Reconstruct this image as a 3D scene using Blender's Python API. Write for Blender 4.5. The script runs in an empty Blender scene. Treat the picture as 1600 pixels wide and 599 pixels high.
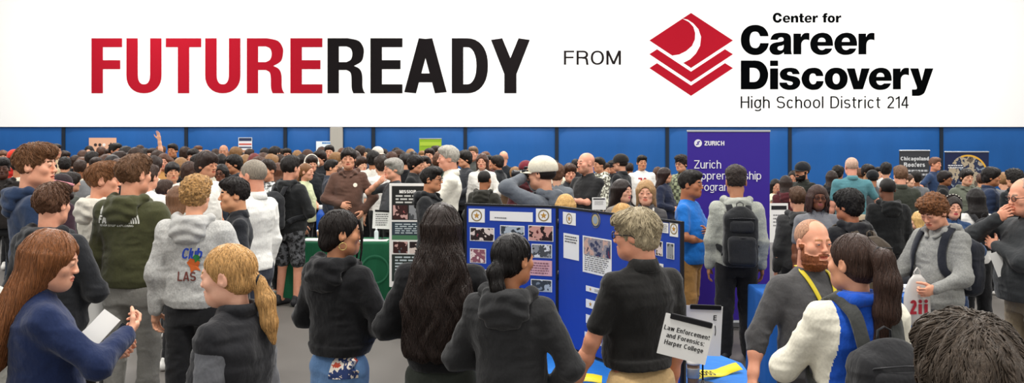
import bpy, math, random
import numpy as np
from mathutils import Vector, Matrix, Quaternion
from mathutils.bvhtree import BVHTree

# ---------------------------------------------------------------- camera frame
F = 1400.0      # focal length in pixels of the 1600 px wide frame
HC = 2.08       # camera height above the gym floor
YH = 213.0      # image row of the horizon
rnd = random.Random(7)
scene = bpy.context.scene
COL = scene.collection

def at(px, s):
    """floor position of something seen at column px whose scale is s pixels per metre"""
    return (px - 800.0) / s, F / s
def zat(py, s):
    return HC - (py - YH) / s

# ---------------------------------------------------------------- materials
def lin(c):
    if isinstance(c, str):
        c = c.lstrip('#'); c = [int(c[i:i+2], 16) / 255 for i in (0, 2, 4)]
    return tuple((x / 12.92 if x <= .04045 else ((x + .055) / 1.055) ** 2.4) for x in c)
MATS = {}
def mat(kind, color='#888888', **kw):
    key = (kind, color, tuple(sorted(kw.items())))
    if key in MATS: return MATS[key]
    m = bpy.data.materials.new(kind + '_' + str(color).lstrip('#')); m.use_nodes = True
    nt = m.node_tree; N = nt.nodes; L = nt.links
    b = N['Principled BSDF']; c = lin(color)
    b.inputs['Base Color'].default_value = (*c, 1)
    b.inputs['Roughness'].default_value = kw.get('rough', .6)
    b.inputs['Specular IOR Level'].default_value = kw.get('spec', .3)
    def noise(scale, detail=3, rough=.6, vec=None):
        n = N.new('ShaderNodeTexNoise'); n.inputs['Scale'].default_value = scale
        n.inputs['Detail'].default_value = detail; n.inputs['Roughness'].default_value = rough
        if vec is not None: L.new(vec, n.inputs['Vector'])
        return n
    def objco(sx, sy, sz):
        t = N.new('ShaderNodeTexCoord'); mp = N.new('ShaderNodeMapping')
        mp.inputs['Scale'].default_value = (sx, sy, sz); L.new(t.outputs['Object'], mp.inputs['Vector'])
        return mp.outputs['Vector']
    def mixcol(fac, lo, hi, a=.35, z=.65):
        r = N.new('ShaderNodeValToRGB'); r.color_ramp.elements[0].position = a; r.color_ramp.elements[1].position = z
        r.color_ramp.elements[0].color = (*[min(1, x * lo) for x in c], 1)
        r.color_ramp.elements[1].color = (*[min(1, x * hi) for x in c], 1)
        L.new(fac, r.inputs['Fac']); L.new(r.outputs['Color'], b.inputs['Base Color'])
    def bump(h, strength, dist=.01):
        bp = N.new('ShaderNodeBump'); bp.inputs['Strength'].default_value = strength; bp.inputs['Distance'].default_value = dist
        L.new(h, bp.inputs['Height']); L.new(bp.outputs['Normal'], b.inputs['Normal'])
    if kind == 'fabric':
        b.inputs['Roughness'].default_value = kw.get('rough', .88); b.inputs['Specular IOR Level'].default_value = .15
        b.inputs['Sheen Weight'].default_value = kw.get('sheen', .15); b.inputs['Sheen Roughness'].default_value = .5
        n = noise(kw.get('sc', 90), 4, .7, objco(1, 1, 1)); h = kw.get('heather', .07)
        mixcol(n.outputs['Fac'], 1 - h, 1 + h)
        n2 = noise(14, 3, .55, objco(1, 1, .6)); bump(n2.outputs['Fac'], .55, .025)
    elif kind == 'camo':
        n = noise(22, 4, .6, objco(1, 1, 1)); mixcol(n.outputs['Fac'], .25, 3.2, .45, .6)
        b.inputs['Roughness'].default_value = .85
    elif kind == 'plaid':
        w = N.new('ShaderNodeTexChecker'); w.inputs['Scale'].default_value = 18
        L.new(objco(1, 1, 1), w.inputs['Vector']); mixcol(w.outputs['Fac'], .35, 1.7, .3, .7)
    elif kind == 'skin':
        b.inputs['Roughness'].default_value = .5; b.inputs['Specular IOR Level'].default_value = .35
        n = noise(18, 3, .6, objco(1, 1, 1)); r = N.new('ShaderNodeValToRGB')
        r.color_ramp.elements[0].position = .3; r.color_ramp.elements[1].position = .7
        r.color_ramp.elements[0].color = (min(1, c[0] * .96), c[1] * .86, c[2] * .82, 1)
        r.color_ramp.elements[1].color = (min(1, c[0] * 1.04), min(1, c[1] * 1.05), min(1, c[2] * 1.05), 1)
        L.new(n.outputs['Fac'], r.inputs['Fac']); L.new(r.outputs['Color'], b.inputs['Base Color'])
        n3 = noise(160, 2, .5, objco(1, 1, 1)); bump(n3.outputs['Fac'], .12, .004)
    elif kind == 'hair':
        b.inputs['Roughness'].default_value = kw.get('rough', .5); b.inputs['Specular IOR Level'].default_value = .25
        n = noise(1, 5, .65, objco(170, 170, 14)); v = kw.get('var', .45)
        mixcol(n.outputs['Fac'], 1 - v, 1 + v, .35, .68)
        bump(n.outputs['Fac'], .8, .006)
    elif kind == 'curls':
        b.inputs['Roughness'].default_value = .55
        n = noise(70, 4, .65, objco(1, 1, 1)); mixcol(n.outputs['Fac'], .45, 1.6, .38, .66); bump(n.outputs['Fac'], 1, .012)
    elif kind == 'floor':
        n = noise(3.2, 6, .6); mixcol(n.outputs['Fac'], .93, 1.06); b.inputs['Roughness'].default_value = .42
        n4 = noise(.5, 3, .5)
        rr = N.new('ShaderNodeMapRange'); rr.inputs['To Min'].default_value = .36; rr.inputs['To Max'].default_value = .6
        L.new(n4.outputs['Fac'], rr.inputs['Value']); L.new(rr.outputs['Result'], b.inputs['Roughness'])
    elif kind == 'pad':
        n = noise(1.2, 4, .55, objco(1, 1, .35)); mixcol(n.outputs['Fac'], .93, 1.07)
        b.inputs['Roughness'].default_value = .5; bump(n.outputs['Fac'], .3, .08)
    elif kind == 'wall':
        n = noise(6, 3, .5); mixcol(n.outputs['Fac'], .98, 1.01); b.inputs['Roughness'].default_value = .9
    elif kind == 'photo':      # a small printed picture: patches of several tones
        n = N.new('ShaderNodeTexVoronoi'); n.inputs['Scale'].default_value = kw.get('sc', 22)
        L.new(objco(1, 1, 1), n.inputs['Vector'])
        r = N.new('ShaderNodeValToRGB'); r.color_ramp.interpolation = 'CONSTANT'
        cols = [lin(x) for x in kw['cols']]
        while len(r.color_ramp.elements) < len(cols): r.color_ramp.elements.new(.5)
        for i, x in enumerate(cols):
            r.color_ramp.elements[i].position = i / len(cols); r.color_ramp.elements[i].color = (*x, 1)
        n5 = noise(kw.get('sc', 22) * .45, 3, .6, objco(1, 1, 1))
        mx = N.new('ShaderNodeMath'); mx.operation = 'MULTIPLY_ADD'; mx.inputs[1].default_value = 1.7; mx.inputs[2].default_value = -.35
        L.new(n5.outputs['Fac'], mx.inputs[0]); L.new(mx.outputs[0], r.inputs['Fac'])
        L.new(r.outputs['Color'], b.inputs['Base Color']); b.inputs['Roughness'].default_value = .4
    elif kind == 'cloth':      # table linen
        n = noise(5, 4, .6, objco(1, 1, .3)); mixcol(n.outputs['Fac'], .9, 1.08); bump(n.outputs['Fac'], .3, .04)
        b.inputs['Roughness'].default_value = .75
    elif kind == 'metal':
        b.inputs['Metallic'].default_value = .9; b.inputs['Roughness'].default_value = .35
    elif kind == 'clear':
        b.inputs['Transmission Weight'].default_value = .9; b.inputs['Roughness'].default_value = .08
    m.diffuse_color = (*c, 1)
    MATS[key] = m
    return m

# ---------------------------------------------------------------- implicit surfaces
def _hash(i, j, k):
    n = (i.astype(np.int64) * 73856093) ^ (j.astype(np.int64) * 19349663) ^ (k.astype(np.int64) * 83492791)
    n = (n ^ (n >> 13)) * 1274126177 & 0x7fffffff
    return ((n ^ (n >> 16)) & 0xffff) / 65535.0
def vnoise(p):
    i = np.floor(p).astype(np.int64); f = p - i; f = f * f * (3 - 2 * f); r = 0
    for a in (0, 1):
        wa = f[:, 0] if a else 1 - f[:, 0]
        for b in (0, 1):
            wb = f[:, 1] if b else 1 - f[:, 1]
            for c in (0, 1):
                wc = f[:, 2] if c else 1 - f[:, 2]
                r = r + wa * wb * wc * _hash(i[:, 0] + a, i[:, 1] + b, i[:, 2] + c)
    return r

def cap(a, b, r0, r1, k=.015, sc=None, op='+'): return dict(t='cap', a=np.array(a, float), b=np.array(b, float), r0=r0, r1=r1, k=k, sc=sc, op=op)
def ell(c, r, k=.02, op='+', rx=0): return dict(t='ell', c=np.array(c, float), r=np.array(r, float), k=k, op=op, rx=rx)
def loft(prof, k=.03, e=2.4, op='+'): return dict(t='loft', p=np.array(prof, float), k=k, e=e, op=op)   # rows z, halfwidth, halfdepth, y centre
def box(c, h, r, k=.01, op='+', rx=0): return dict(t='box', c=np.array(c, float), h=np.array(h, float), r=r, k=k, op=op, rx=rx)
def plane(n, d): return dict(t='plane', n=np.array(n, float), d=d, op='cut')                          # keeps n.p + d <= 0
def chain(pts, rs, k=.015, sc=None):
    return [cap(pts[i], pts[i+1], rs[i], rs[i+1], k, sc) for i in range(len(pts) - 1)]

def _eval(g, X, Y, Z):
    t = g['t']
    if t == 'cap':
        a, b = g['a'], g['b']; sc = g['sc'] or (1, 1, 1)
        ax = (X - a[0]) * sc[0]; ay = (Y - a[1]) * sc[1]; az = (Z - a[2]) * sc[2]
        ba = (b - a) * np.array(sc); L2 = max(1e-9, float(ba @ ba))
        h = np.clip((ax * ba[0] + ay * ba[1] + az * ba[2]) / L2, 0, 1)
        d = np.sqrt((ax - h * ba[0]) ** 2 + (ay - h * ba[1]) ** 2 + (az - h * ba[2]) ** 2)
        return (d - (g['r0'] + (g['r1'] - g['r0']) * h)) / max(sc)
    if t in ('ell', 'box'):
        c = g['c']; x = X - c[0]; y = Y - c[1]; z = Z - c[2]
        if g['rx']:
            ca, sa = math.cos(g['rx']), math.sin(g['rx']); y, z = ca * y + sa * z, -sa * y + ca * z
        if t == 'ell':
            r = g['r']; k0 = np.sqrt((x / r[0]) ** 2 + (y / r[1]) ** 2 + (z / r[2]) ** 2)
            k1 = np.sqrt((x / r[0] ** 2) ** 2 + (y / r[1] ** 2) ** 2 + (z / r[2] ** 2) ** 2) + 1e-9
            return k0 * (k0 - 1) / k1
        h = g['h'] - g['r']
        qx = np.abs(x) - h[0]; qy = np.abs(y) - h[1]; qz = np.abs(z) - h[2]
        return np.sqrt(np.maximum(qx, 0) ** 2 + np.maximum(qy, 0) ** 2 + np.maximum(qz, 0) ** 2) + np.minimum(np.maximum(qx, np.maximum(qy, qz)), 0) - g['r']
    if t == 'loft':
        p = g['p']; zz = Z[0, 0, :]
        w = np.interp(zz, p[:, 0], p[:, 1])[None, None]; dd = np.interp(zz, p[:, 0], p[:, 2])[None, None]; y0 = np.interp(zz, p[:, 0], p[:, 3])[None, None]
        e = g['e']; q = ((np.abs(X) / w) ** e + (np.abs(Y - y0) / dd) ** e) ** (1 / e)
        d = (q - 1) * np.minimum(w, dd)
        return np.maximum(d, np.maximum(p[0, 0] - Z, Z - p[-1, 0]))
    if t == 'plane':
        return X * g['n'][0] + Y * g['n'][1] + Z * g['n'][2] + g['d']
def _bb(g):
    t = g['t']
    if t == 'cap':
        r = max(g['r0'], g['r1']); sc = np.array(g['sc'] or (1, 1, 1)); r = r / sc
        return np.minimum(g['a'], g['b']) - r, np.maximum(g['a'], g['b']) + r
    if t == 'ell':
        r = g['r'] if not g['rx'] else np.array([g['r'][0], max(g['r']), max(g['r'])]); return g['c'] - r, g['c'] + r
    if t == 'box':
        r = g['h'] if not g['rx'] else np.array([g['h'][0], np.hypot(g['h'][1], g['h'][2]), np.hypot(g['h'][1], g['h'][2])]); return g['c'] - r, g['c'] + r
    if t == 'loft':
        p = g['p']; w = p[:, 1].max()
        return np.array([-w, (p[:, 3] - p[:, 2]).min(), p[0, 0]]), np.array([w, (p[:, 3] + p[:, 2]).max(), p[-1, 0]])
    return None

def surface(prims, h):
    """smooth union of the primitives turned into a quad mesh (surface nets); returns verts Nx3, quads Mx4"""
    pos = [_bb(g) for g in prims if g['op'] == '+' and g['t'] != 'plane']
    lo = np.min([p[0] for p in pos], 0) - 2.5 * h - .012; hi = np.max([p[1] for p in pos], 0) + 2.5 * h + .012
    n = np.ceil((hi - lo) / h).astype(int) + 1
    ax = [lo[i] + h * np.arange(n[i]) for i in range(3)]
    D = np.full(n, .2)
    for g in prims:
        if g['t'] == 'plane':
            X, Y, Z = ax[0][:, None, None], ax[1][None, :, None], ax[2][None, None, :]
            D = np.maximum(D, _eval(g, X, Y, Z)); continue
        b = _bb(g); m = g['k'] + 3 * h
        i0 = np.maximum(0, np.floor((b[0] - m - lo) / h).astype(int)); i1 = np.minimum(n, np.ceil((b[1] + m - lo) / h).astype(int) + 1)
        if (i1 <= i0).any(): continue
        sl = tuple(slice(i0[i], i1[i]) for i in range(3))
        X, Y, Z = ax[0][sl[0]][:, None, None], ax[1][sl[1]][None, :, None], ax[2][sl[2]][None, None, :]
        d = _eval(g, X, Y, Z); k = g['k']; c = D[sl]
        if g['op'] == '+':
            q = np.maximum(k - np.abs(c - d), 0) / k; D[sl] = np.minimum(c, d) - q * q * k * .25
        else:
            d = -d; q = np.maximum(k - np.abs(c - d), 0) / k; D[sl] = np.maximum(c, d) + q * q * k * .25
    S = D < 0
    S[0] = S[-1] = False; S[:, 0] = S[:, -1] = False; S[:, :, 0] = S[:, :, -1] = False
    D = np.where(S, np.minimum(D, -1e-6), np.maximum(D, 1e-6))
    c = [S[i:n[0]-1+i, j:n[1]-1+j, k:n[2]-1+k] for i in (0, 1) for j in (0, 1) for k in (0, 1)]
    cnt = sum(x.astype(np.int8) for x in c); act = (cnt > 0) & (cnt < 8)
    idx = np.full(act.shape, -1, np.int64); cell = np.argwhere(act); idx[act] = np.arange(len(cell))
    acc = np.zeros((len(cell), 3)); num = np.zeros(len(cell))
    cor = [(i, j, k) for i in (0, 1) for j in (0, 1) for k in (0, 1)]
    for a in cor:
        for axd in range(3):
            if a[axd]: continue
            b = list(a); b[axd] = 1
            da = D[cell[:, 0]+a[0], cell[:, 1]+a[1], cell[:, 2]+a[2]]; db = D[cell[:, 0]+b[0], cell[:, 1]+b[1], cell[:, 2]+b[2]]
            m = (da < 0) != (db < 0); t = np.where(m, da / np.where(m, da - db, 1), 0)
            pnt = np.tile(np.array(a, float), (len(cell), 1)); pnt[:, axd] += t
            acc[m] += pnt[m]; num[m] += 1
    V = lo + h * (cell + acc / num[:, None])
    faces = []
    for axd in range(3):
        o1, o2 = (axd + 1) % 3, (axd + 2) % 3
        sA = [slice(1, n[i] - 1) for i in range(3)]; sB = list(sA)
        sA[axd] = slice(0, n[axd] - 1); sB[axd] = slice(1, n[axd])
        A = S[tuple(sA)]; B = S[tuple(sB)]
        for flip, m in ((0, A & ~B), (1, ~A & B)):
            e = np.argwhere(m)
            if not len(e): continue
            base = e + 1; base[:, axd] -= 1
            def cid(d1, d2):
                q = base.copy(); q[:, o1] -= d1; q[:, o2] -= d2
                return idx[q[:, 0], q[:, 1], q[:, 2]]
            quad = np.stack([cid(1, 1), cid(0, 1), cid(0, 0), cid(1, 0)], 1)
            faces.append(quad[:, ::-1] if flip else quad)
    Q = np.concatenate(faces) if faces else np.zeros((0, 4), int)
    return V, Q[(Q >= 0).all(1)]

def normals(V, Q):
    a = V[Q[:, 2]] - V[Q[:, 0]]; b = V[Q[:, 3]] - V[Q[:, 1]]; f = np.cross(a, b)
    N = np.zeros_like(V)
    for i in range(4): np.add.at(N, Q[:, i], f)
    return N / (np.linalg.norm(N, axis=1, keepdims=True) + 1e-12)
def displace(V, Q, fn):
    return V + normals(V, Q) * fn(V)[:, None]

def to_mesh(name, V, Q, mi=None, smooth=True):
    me = bpy.data.meshes.new(name)
    nq = len(Q); w = Q.shape[1]
    me.vertices.add(len(V)); me.vertices.foreach_set('co', np.asarray(V, np.float32).ravel())
    me.loops.add(nq * w); me.loops.foreach_set('vertex_index', np.asarray(Q, np.int32).ravel())
    me.polygons.add(nq); me.polygons.foreach_set('loop_start', np.arange(nq, dtype=np.int32) * w)
    if mi is not None: me.polygons.foreach_set('material_index', np.asarray(mi, np.int32))
    me.update(calc_edges=True); me.validate()
    if smooth: me.polygons.foreach_set('use_smooth', np.ones(len(me.polygons), bool))
    return me

# ---------------------------------------------------------------- plain meshes
class MB:
    """collects boxes, tubes, polygons and lathes, then links them as one mesh object"""
    def __init__(s): s.v = []; s.f = []; s.m = []; s.sm = []
    def add(s, v, f, mi=0, sm=False):
        o = len(s.v); s.v += [tuple(x) for x in v]; s.f += [tuple(i + o for i in q) for q in f]; s.m += [mi] * len(f); s.sm += [sm] * len(f); return s
    def box(s, lo, hi, mi=0, M=None, bev=0):
        x0, y0, z0 = lo; x1, y1, z1 = hi
        if bev:
            b = bev; ring = [(x0+b, y0), (x1-b, y0), (x1, y0+b), (x1, y1-b), (x1-b, y1), (x0+b, y1), (x0, y1-b), (x0, y0+b)]
            v = []
            cx, cy = (x0+x1)/2, (y0+y1)/2
            for z, q in ((z0, b), (z0+b, 0), (z1-b, 0), (z1, b)):
                v += [(x + (q if x < cx else -q), y + (q if y < cy else -q), z) for x, y in ring]
            f = [tuple(range(7, -1, -1)), tuple(range(24, 32))]
            for k in range(3): f += [(k*8+i, k*8+(i+1) % 8, k*8+8+(i+1) % 8, k*8+8+i) for i in range(8)]
        else:
            v = [(x0,y0,z0),(x1,y0,z0),(x1,y1,z0),(x0,y1,z0),(x0,y0,z1),(x1,y0,z1),(x1,y1,z1),(x0,y1,z1)]
            f = [(3,2,1,0),(4,5,6,7),(0,1,5,4),(1,2,6,5),(2,3,7,6),(3,0,4,7)]
        if M is not None: v = [tuple(M @ Vector(p)) for p in v]
        return s.add(v, f, mi)
    def tube(s, pts, rs, n=8, mi=0, flat=1.0, closed=False):
        pts = [Vector(p) for p in pts]
        if not hasattr(rs, '__len__'): rs = [rs] * len(pts)
        v = []; up = Vector((0, 0, 1)); prev = None
        for i, p in enumerate(pts):
            d = (pts[min(i+1, len(pts)-1)] - pts[max(i-1, 0)])
            if d.length < 1e-9: d = Vector((0, 0, 1))
            d.normalize()
            if prev is None:
                u = d.cross(up if abs(d.z) < .95 else Vector((1, 0, 0))).normalized()
            else:
                u = (prev - d * prev.dot(d)).normalized()
            prev = u; w = d.cross(u)
            for k in range(n):
                a = 2 * math.pi * k / n; v.append(p + (u * math.cos(a) + w * math.sin(a) * flat) * rs[i])
        f = [(i*n+k, i*n+(k+1) % n, (i+1)*n+(k+1) % n, (i+1)*n+k) for i in range(len(pts)-1) for k in range(n)]
        f += [tuple(range(n-1, -1, -1)), tuple(range((len(pts)-1)*n, len(pts)*n))]
        return s.add(v, f, mi, True)
    def lathe(s, prof, n=20, c=(0, 0, 0), mi=0, M=None):
        v = []
        for r, z in prof:
            for k in range(n):
                a = 2 * math.pi * k / n; v.append((c[0]+r*math.cos(a), c[1]+r*math.sin(a), c[2]+z))
        if M is not None: v = [tuple(M @ Vector(p)) for p in v]
        f = [(i*n+k, i*n+(k+1) % n, (i+1)*n+(k+1) % n, (i+1)*n+k) for i in range(len(prof)-1) for k in range(n)]
        f += [tuple(range(n-1, -1, -1)), tuple(range((len(prof)-1)*n, len(prof)*n))]
        return s.add(v, f, mi, True)
    def prism(s, poly, y0, y1, mi=0, M=None):
        """polygon in x,z pushed from y0 to y1"""
        n = len(poly); v = [(x, y0, z) for x, z in poly] + [(x, y1, z) for x, z in poly]
        if M is not None: v = [tuple(M @ Vector(p)) for p in v]
        area = sum(poly[i][0]*poly[(i+1) % n][1] - poly[(i+1) % n][0]*poly[i][1] for i in range(n))
        f = [tuple(range(n)), tuple(range(2*n-1, n-1, -1))] + [(i+n, (i+1) % n+n, (i+1) % n, i) for i in range(n)]
        if area < 0: f = [q[::-1] for q in f]
        return s.add(v, f, mi)
    def build(s, name, mats, parent=None, loc=None, rz=None):
        me = bpy.data.meshes.new(name); me.from_pydata(s.v, [], s.f)
        me.polygons.foreach_set('material_index', s.m); me.polygons.foreach_set('use_smooth', s.sm)
        me.update()
        return link(name, me, mats, parent, loc, rz)

def link(name, me, mats, parent=None, loc=None, rz=None):
    if me is not None and not len(me.materials):
        for m in (mats if isinstance(mats, (list, tuple)) else [mats]): me.materials.append(m)
    o = bpy.data.objects.new(name, me); COL.objects.link(o)
    if me is not None and mats is not None:
        for i, m in enumerate(mats if isinstance(mats, (list, tuple)) else [mats]):
            if i < len(o.material_slots) and o.material_slots[i].material != m:
                o.material_slots[i].link = 'OBJECT'; o.material_slots[i].material = m
    if parent is not None: o.parent = parent
    if loc is not None: o.location = loc
    if rz is not None: o.rotation_euler = (0, 0, rz)
    return o
def tag(o, label=None, cat=None, group=None, kind=None):
    for k, v in (('label', label), ('category', cat), ('group', group), ('kind', kind)):
        if v: o[k] = v
    return o
def empty(name, loc, rz=0):
    o = bpy.data.objects.new(name, None); COL.objects.link(o); o.location = loc; o.rotation_euler = (0, 0, rz); o.empty_display_size = .1
    return o

# ---------------------------------------------------------------- writing
def text_polys(txt, size=1.0, bold=0.0, xs=1.0, align='LEFT', spacing=1.0, line=1.0, shear=0.0):
    """outline of a text as triangles: verts (x, z) and faces; height of a capital ~ .7*size"""
    cu = bpy.data.curves.new('lettering_curve', 'FONT'); cu.body = txt; cu.size = size; cu.align_x = align
    cu.offset = bold; cu.space_character = spacing; cu.space_line = line; cu.resolution_u = 4; cu.shear = shear
    ob = bpy.data.objects.new('lettering_tmp', cu); COL.objects.link(ob)
    dg = bpy.context.evaluated_depsgraph_get(); dg.update()
    me = bpy.data.meshes.new_from_object(ob.evaluated_get(dg))
    v = [(p.co.x * xs, p.co.y) for p in me.vertices]; f = [tuple(p.vertices) for p in me.polygons]
    bpy.data.objects.remove(ob); bpy.data.curves.remove(cu); bpy.data.meshes.remove(me)
    return v, f
def fit_text(txt, x0, x1, z0, z1, **kw):
    """text scaled to fill a rectangle exactly"""
    v, f = text_polys(txt, **kw)
    ax = [p[0] for p in v]; az = [p[1] for p in v]
    sx = (x1 - x0) / (max(ax) - min(ax)); sz = (z1 - z0) / (max(az) - min(az)); mx, mz = min(ax), min(az)
    return [(x0 + (p[0] - mx) * sx, z0 + (p[1] - mz) * sz) for p in v], f
def flat_text(name, vf, y, m, parent, M=None, th=.001):
    """thin raised lettering lying in the x,z plane at y facing -y"""
    v, f = vf; n = len(v); isl = [0] * n; cur = 0; last = set()
    for q in f:      # every stroke a hair's breadth in front of the one before, so crossings do not share a plane
        if not (set(q) & last): cur += 1; last = set()
        last |= set(q)
        for i in q: isl[i] = cur
    vv = [(x, y - th * .35 * (isl[i] % 7), z) for i, (x, z) in enumerate(v)]
    if M is not None: vv = [tuple(M @ Vector(p)) for p in vv]
    mb = MB(); mb.add(vv, f); return mb.build(name, m, parent)
# ---------------------------------------------------------------- a grotesque alphabet drawn with strokes
def _arc(cx, cz, rx, rz, a0, a1, n=14, e=2.25):
    P = []
    for i in range(n + 1):
        a = math.radians(a0 + (a1 - a0) * i / n); c, s = math.cos(a), math.sin(a)
        P.append((cx + rx * math.copysign(abs(c) ** (2 / e), c), cz + rz * math.copysign(abs(s) ** (2 / e), s)))
    return P
def glyph(ch, tx, tz, wd):
    """strokes of one sign: list of centre lines; cap height 1, x height .74; tx, tz stroke thickness; wd width factor. Returns strokes, advance"""
    hx, hz = tx / 2, tz / 2; X = .74; A = 1.0; D = -.27
    def W(v): return v * wd
    lo = ch.islower()
    w = W(.60)
    if ch == ' ': return [], W(.30)
    if ch in 'oO0Q':
        H, w = (X, W(.62)) if ch == 'o' else (A, W(.56 if ch == '0' else .80))
        s = [_arc(w/2, H/2, w/2-hx, H/2-hz, 90, 450, 28)]
        if ch == 'Q': s.append([(w*.6, .25), (w*.95, -.02)])
        return s, w
    if ch in 'cCG':
        H, w = (X, W(.58)) if ch == 'c' else (A, W(.74))
        s = [_arc(w/2, H/2, w/2-hx, H/2-hz, 38, 322, 24)]
        if ch == 'G': s = [_arc(w/2, H/2, w/2-hx, H/2-hz, 38, 360, 24), [(w/2, H*.5), (w-hx*.2, H*.5)]]
        return s, w
    if ch == 'e':
        w = W(.60); return [_arc(w/2, X/2, w/2-hx, X/2-hz, 0, 318, 24), [(hx*1.2, X/2-hz*.1), (w-hx*.3, X/2-hz*.1)]], w
    if ch == 'a':
        w = W(.58); r = w - hx
        return [_arc(w*.46, X-w*.36, w*.46-hx*.6, w*.36-hz, 160, 0, 10) + [(w*.92-hx*.6, hz*1.5), (w*.98, hz*.3)],
                _arc(w*.42, X*.30, w*.42-hx, X*.30-hz, 60, 330, 16) , [(w*.55, X*.56), (w*.9-hx, X*.60)]], w
    if ch in 'nhmru':
        st = A if ch == 'h' else X
        if ch == 'r':
            w = W(.38); return [[(hx, 0), (hx, X)], _arc(w*1.02, X*.55, w*1.02-hx, X*.45-hz, 175, 92, 7)], w
        if ch == 'm':
            w = W(.9); h2 = w/2
            return [[(hx, 0), (hx, X)], _arc((h2+hx)/2, X*.6, (h2-hx)/2, X*.4-hz, 180, 0, 12)+[(h2, 0)], _arc((h2+w-hx)/2, X*.6, (w-hx-h2)/2, X*.4-hz, 180, 0, 12)+[(w-hx, 0)]], w
        w = W(.57)
        if ch == 'u': return [[(hx, X)] + _arc(w/2, X*.4, w/2-hx, X*.4-hz, 180, 360, 12), [(w-hx, X), (w-hx, 0)]], w
        return [[(hx, 0), (hx, st)], _arc(w/2, X*.6, w/2-hx, X*.4-hz, 180, 0, 12) + [(w-hx, 0)]], w
    if ch in 'bdpqg':
        w = W(.60); s = [_arc(w/2, X/2, w/2-hx, X/2-hz, 90, 450, 26)]
        x = hx if ch in 'bp' else w-hx
        if ch in 'bd': s.append([(x, 0), (x, A)])
        elif ch in 'pq': s.append([(x, D), (x, X)])
        else: s.append([(x, X), (x, -.08)] + _arc(w/2, -.06, w/2-hx, .19-hz, 0, -150, 12))
        return s, w
    if ch in 'sS':
        H, w = (X, W(.54)) if ch == 's' else (A, W(.70))
        r = (H - tz) / 4
        return [_arc(w/2, H-hz-r, w/2-hx, r, 25, 262, 16) + _arc(w/2, hz+r, w/2-hx, r, 82, -158, 16)], w
    if ch == 't':
        w = W(.36); return [[(w*.42, A*.93), (w*.42, .2)] + _arc(w*.42+W(.17), hz+.13, W(.17), .13, 180, 270, 6), [(0, X-hz), (w, X-hz)]], w
    if ch == 'f':
        w = W(.36); return [[(w*.34, 0), (w*.34, A-.24)] + _arc(w*.34+W(.22), A-hz-.17, W(.22), .17, 180, 80, 6), [(0, X-hz), (w, X-hz)]], w
    if ch in 'il':
        s = [[(hx, 0), (hx, A if ch == 'l' else X)]]
        if ch == 'i': s.append([(hx, A-tz*.9), (hx, A+.01)])
        return s, tx
    if ch == 'I': return [[(hx, 0), (hx, A)]], tx
    if ch == 'j': return [[(hx, X), (hx, -.2)], [(hx, A-tz), (hx, A)]], tx
    if ch in 'vyw':
        w = W(.60 if ch != 'w' else .84)
        if ch == 'w': return [[(hx*.9, X), (w*.27, 0)], [(w*.27, 0), (w/2, X)], [(w/2, X), (w*.73, 0)], [(w*.73, 0), (w-hx*.9, X)]], w
        s = [[(hx*.95, X), (w/2, hz*.5 if ch == 'y' else 0)]]
        if ch == 'v': s.append([(w/2, 0), (w-hx*.95, X)])
        else: s.append([(w-hx*.95, X), (w*.46, -.05), (w*.36, D+hz*1.1), (w*.08, D+hz)])
        return s, w
    if ch in 'kKxXzZ':
        H = X if ch in 'xz' else A; w = W(.58 if H == X or ch == 'k' else .68)
        if ch in 'xX': return [[(hx, 0), (w-hx, H)], [(hx, H), (w-hx, 0)]], w
        if ch in 'zZ': return [[(0, H-hz), (w, H-hz)], [(w-hx, H-tz), (hx, tz)], [(0, hz), (w, hz)]], w
        return [[(hx, 0), (hx, A)], [(w-hx, X if ch == 'k' else A), (tx, X*.4)], [(w*.4, X*.55), (w-hx*.8, 0)]], w
    w = W(.62)
    if ch in 'FE':
        s = [[(hx, 0), (hx, A)], [(hx, A-hz), (w, A-hz)], [(hx, .52), (w*.94, .52)]]
        if ch == 'E': s.append([(hx, hz), (w, hz)])
        return s, w
    if ch == 'L': return [[(hx, 0), (hx, A)], [(hx, hz), (w, hz)]], w
    if ch == 'T': w = W(.66); return [[(w/2, 0), (w/2, A)], [(0, A-hz), (w, A-hz)]], w
    if ch == 'U': w = W(.70); return [[(hx, A), (hx, .33)] + _arc(w/2, .33, w/2-hx, .33-hz, 180, 360, 16) + [(w-hx, A)]], w
    if ch in 'RPB':
        w = W(.72); s = [[(hx, 0), (hx, A)], [(hx, A-hz), (w*.55, A-hz)] + _arc(w*.55, .725, w*.42-hx, .275-hz, 90, -90, 12) + [(hx, .45+hz)]]
        if ch == 'R': s.append([(w*.5, .45+hz*.6)] + _arc(w*.60, .30, w*.36-hx, .21-hz*.4, 75, 0, 6) + [(w-hx*1.05, .06), (w-hx*.6, 0)])
        if ch == 'B': s.append([(hx, hz), (w*.55, hz)] + _arc(w*.55, .24, w*.44-hx, .26-hz, -90, 90, 12))
        return s, w
    if ch == 'D': w = W(.74); return [[(hx, 0), (hx, A)], [(hx, A-hz), (w*.42, A-hz)] + _arc(w*.42, .5, w*.58-hx, .5-hz, 90, -90, 18) + [(hx, hz)]], w
    if ch in 'AV':
        w = W(.78); f = (lambda z: A-z) if ch == 'V' else (lambda z: z)
        s = [[(hx, f(0)), (w/2-hx*.15, f(A))], [(w/2+hx*.15, f(A)), (w-hx, f(0))]]
        if ch == 'A': s.append([(w*.25, .28), (w*.75, .28)])
        return s, w
    if ch == 'Y': w = W(.76); return [[(w/2, 0), (w/2, .42)], [(hx, A), (w/2, .36)], [(w-hx, A), (w/2, .36)]], w
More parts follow.
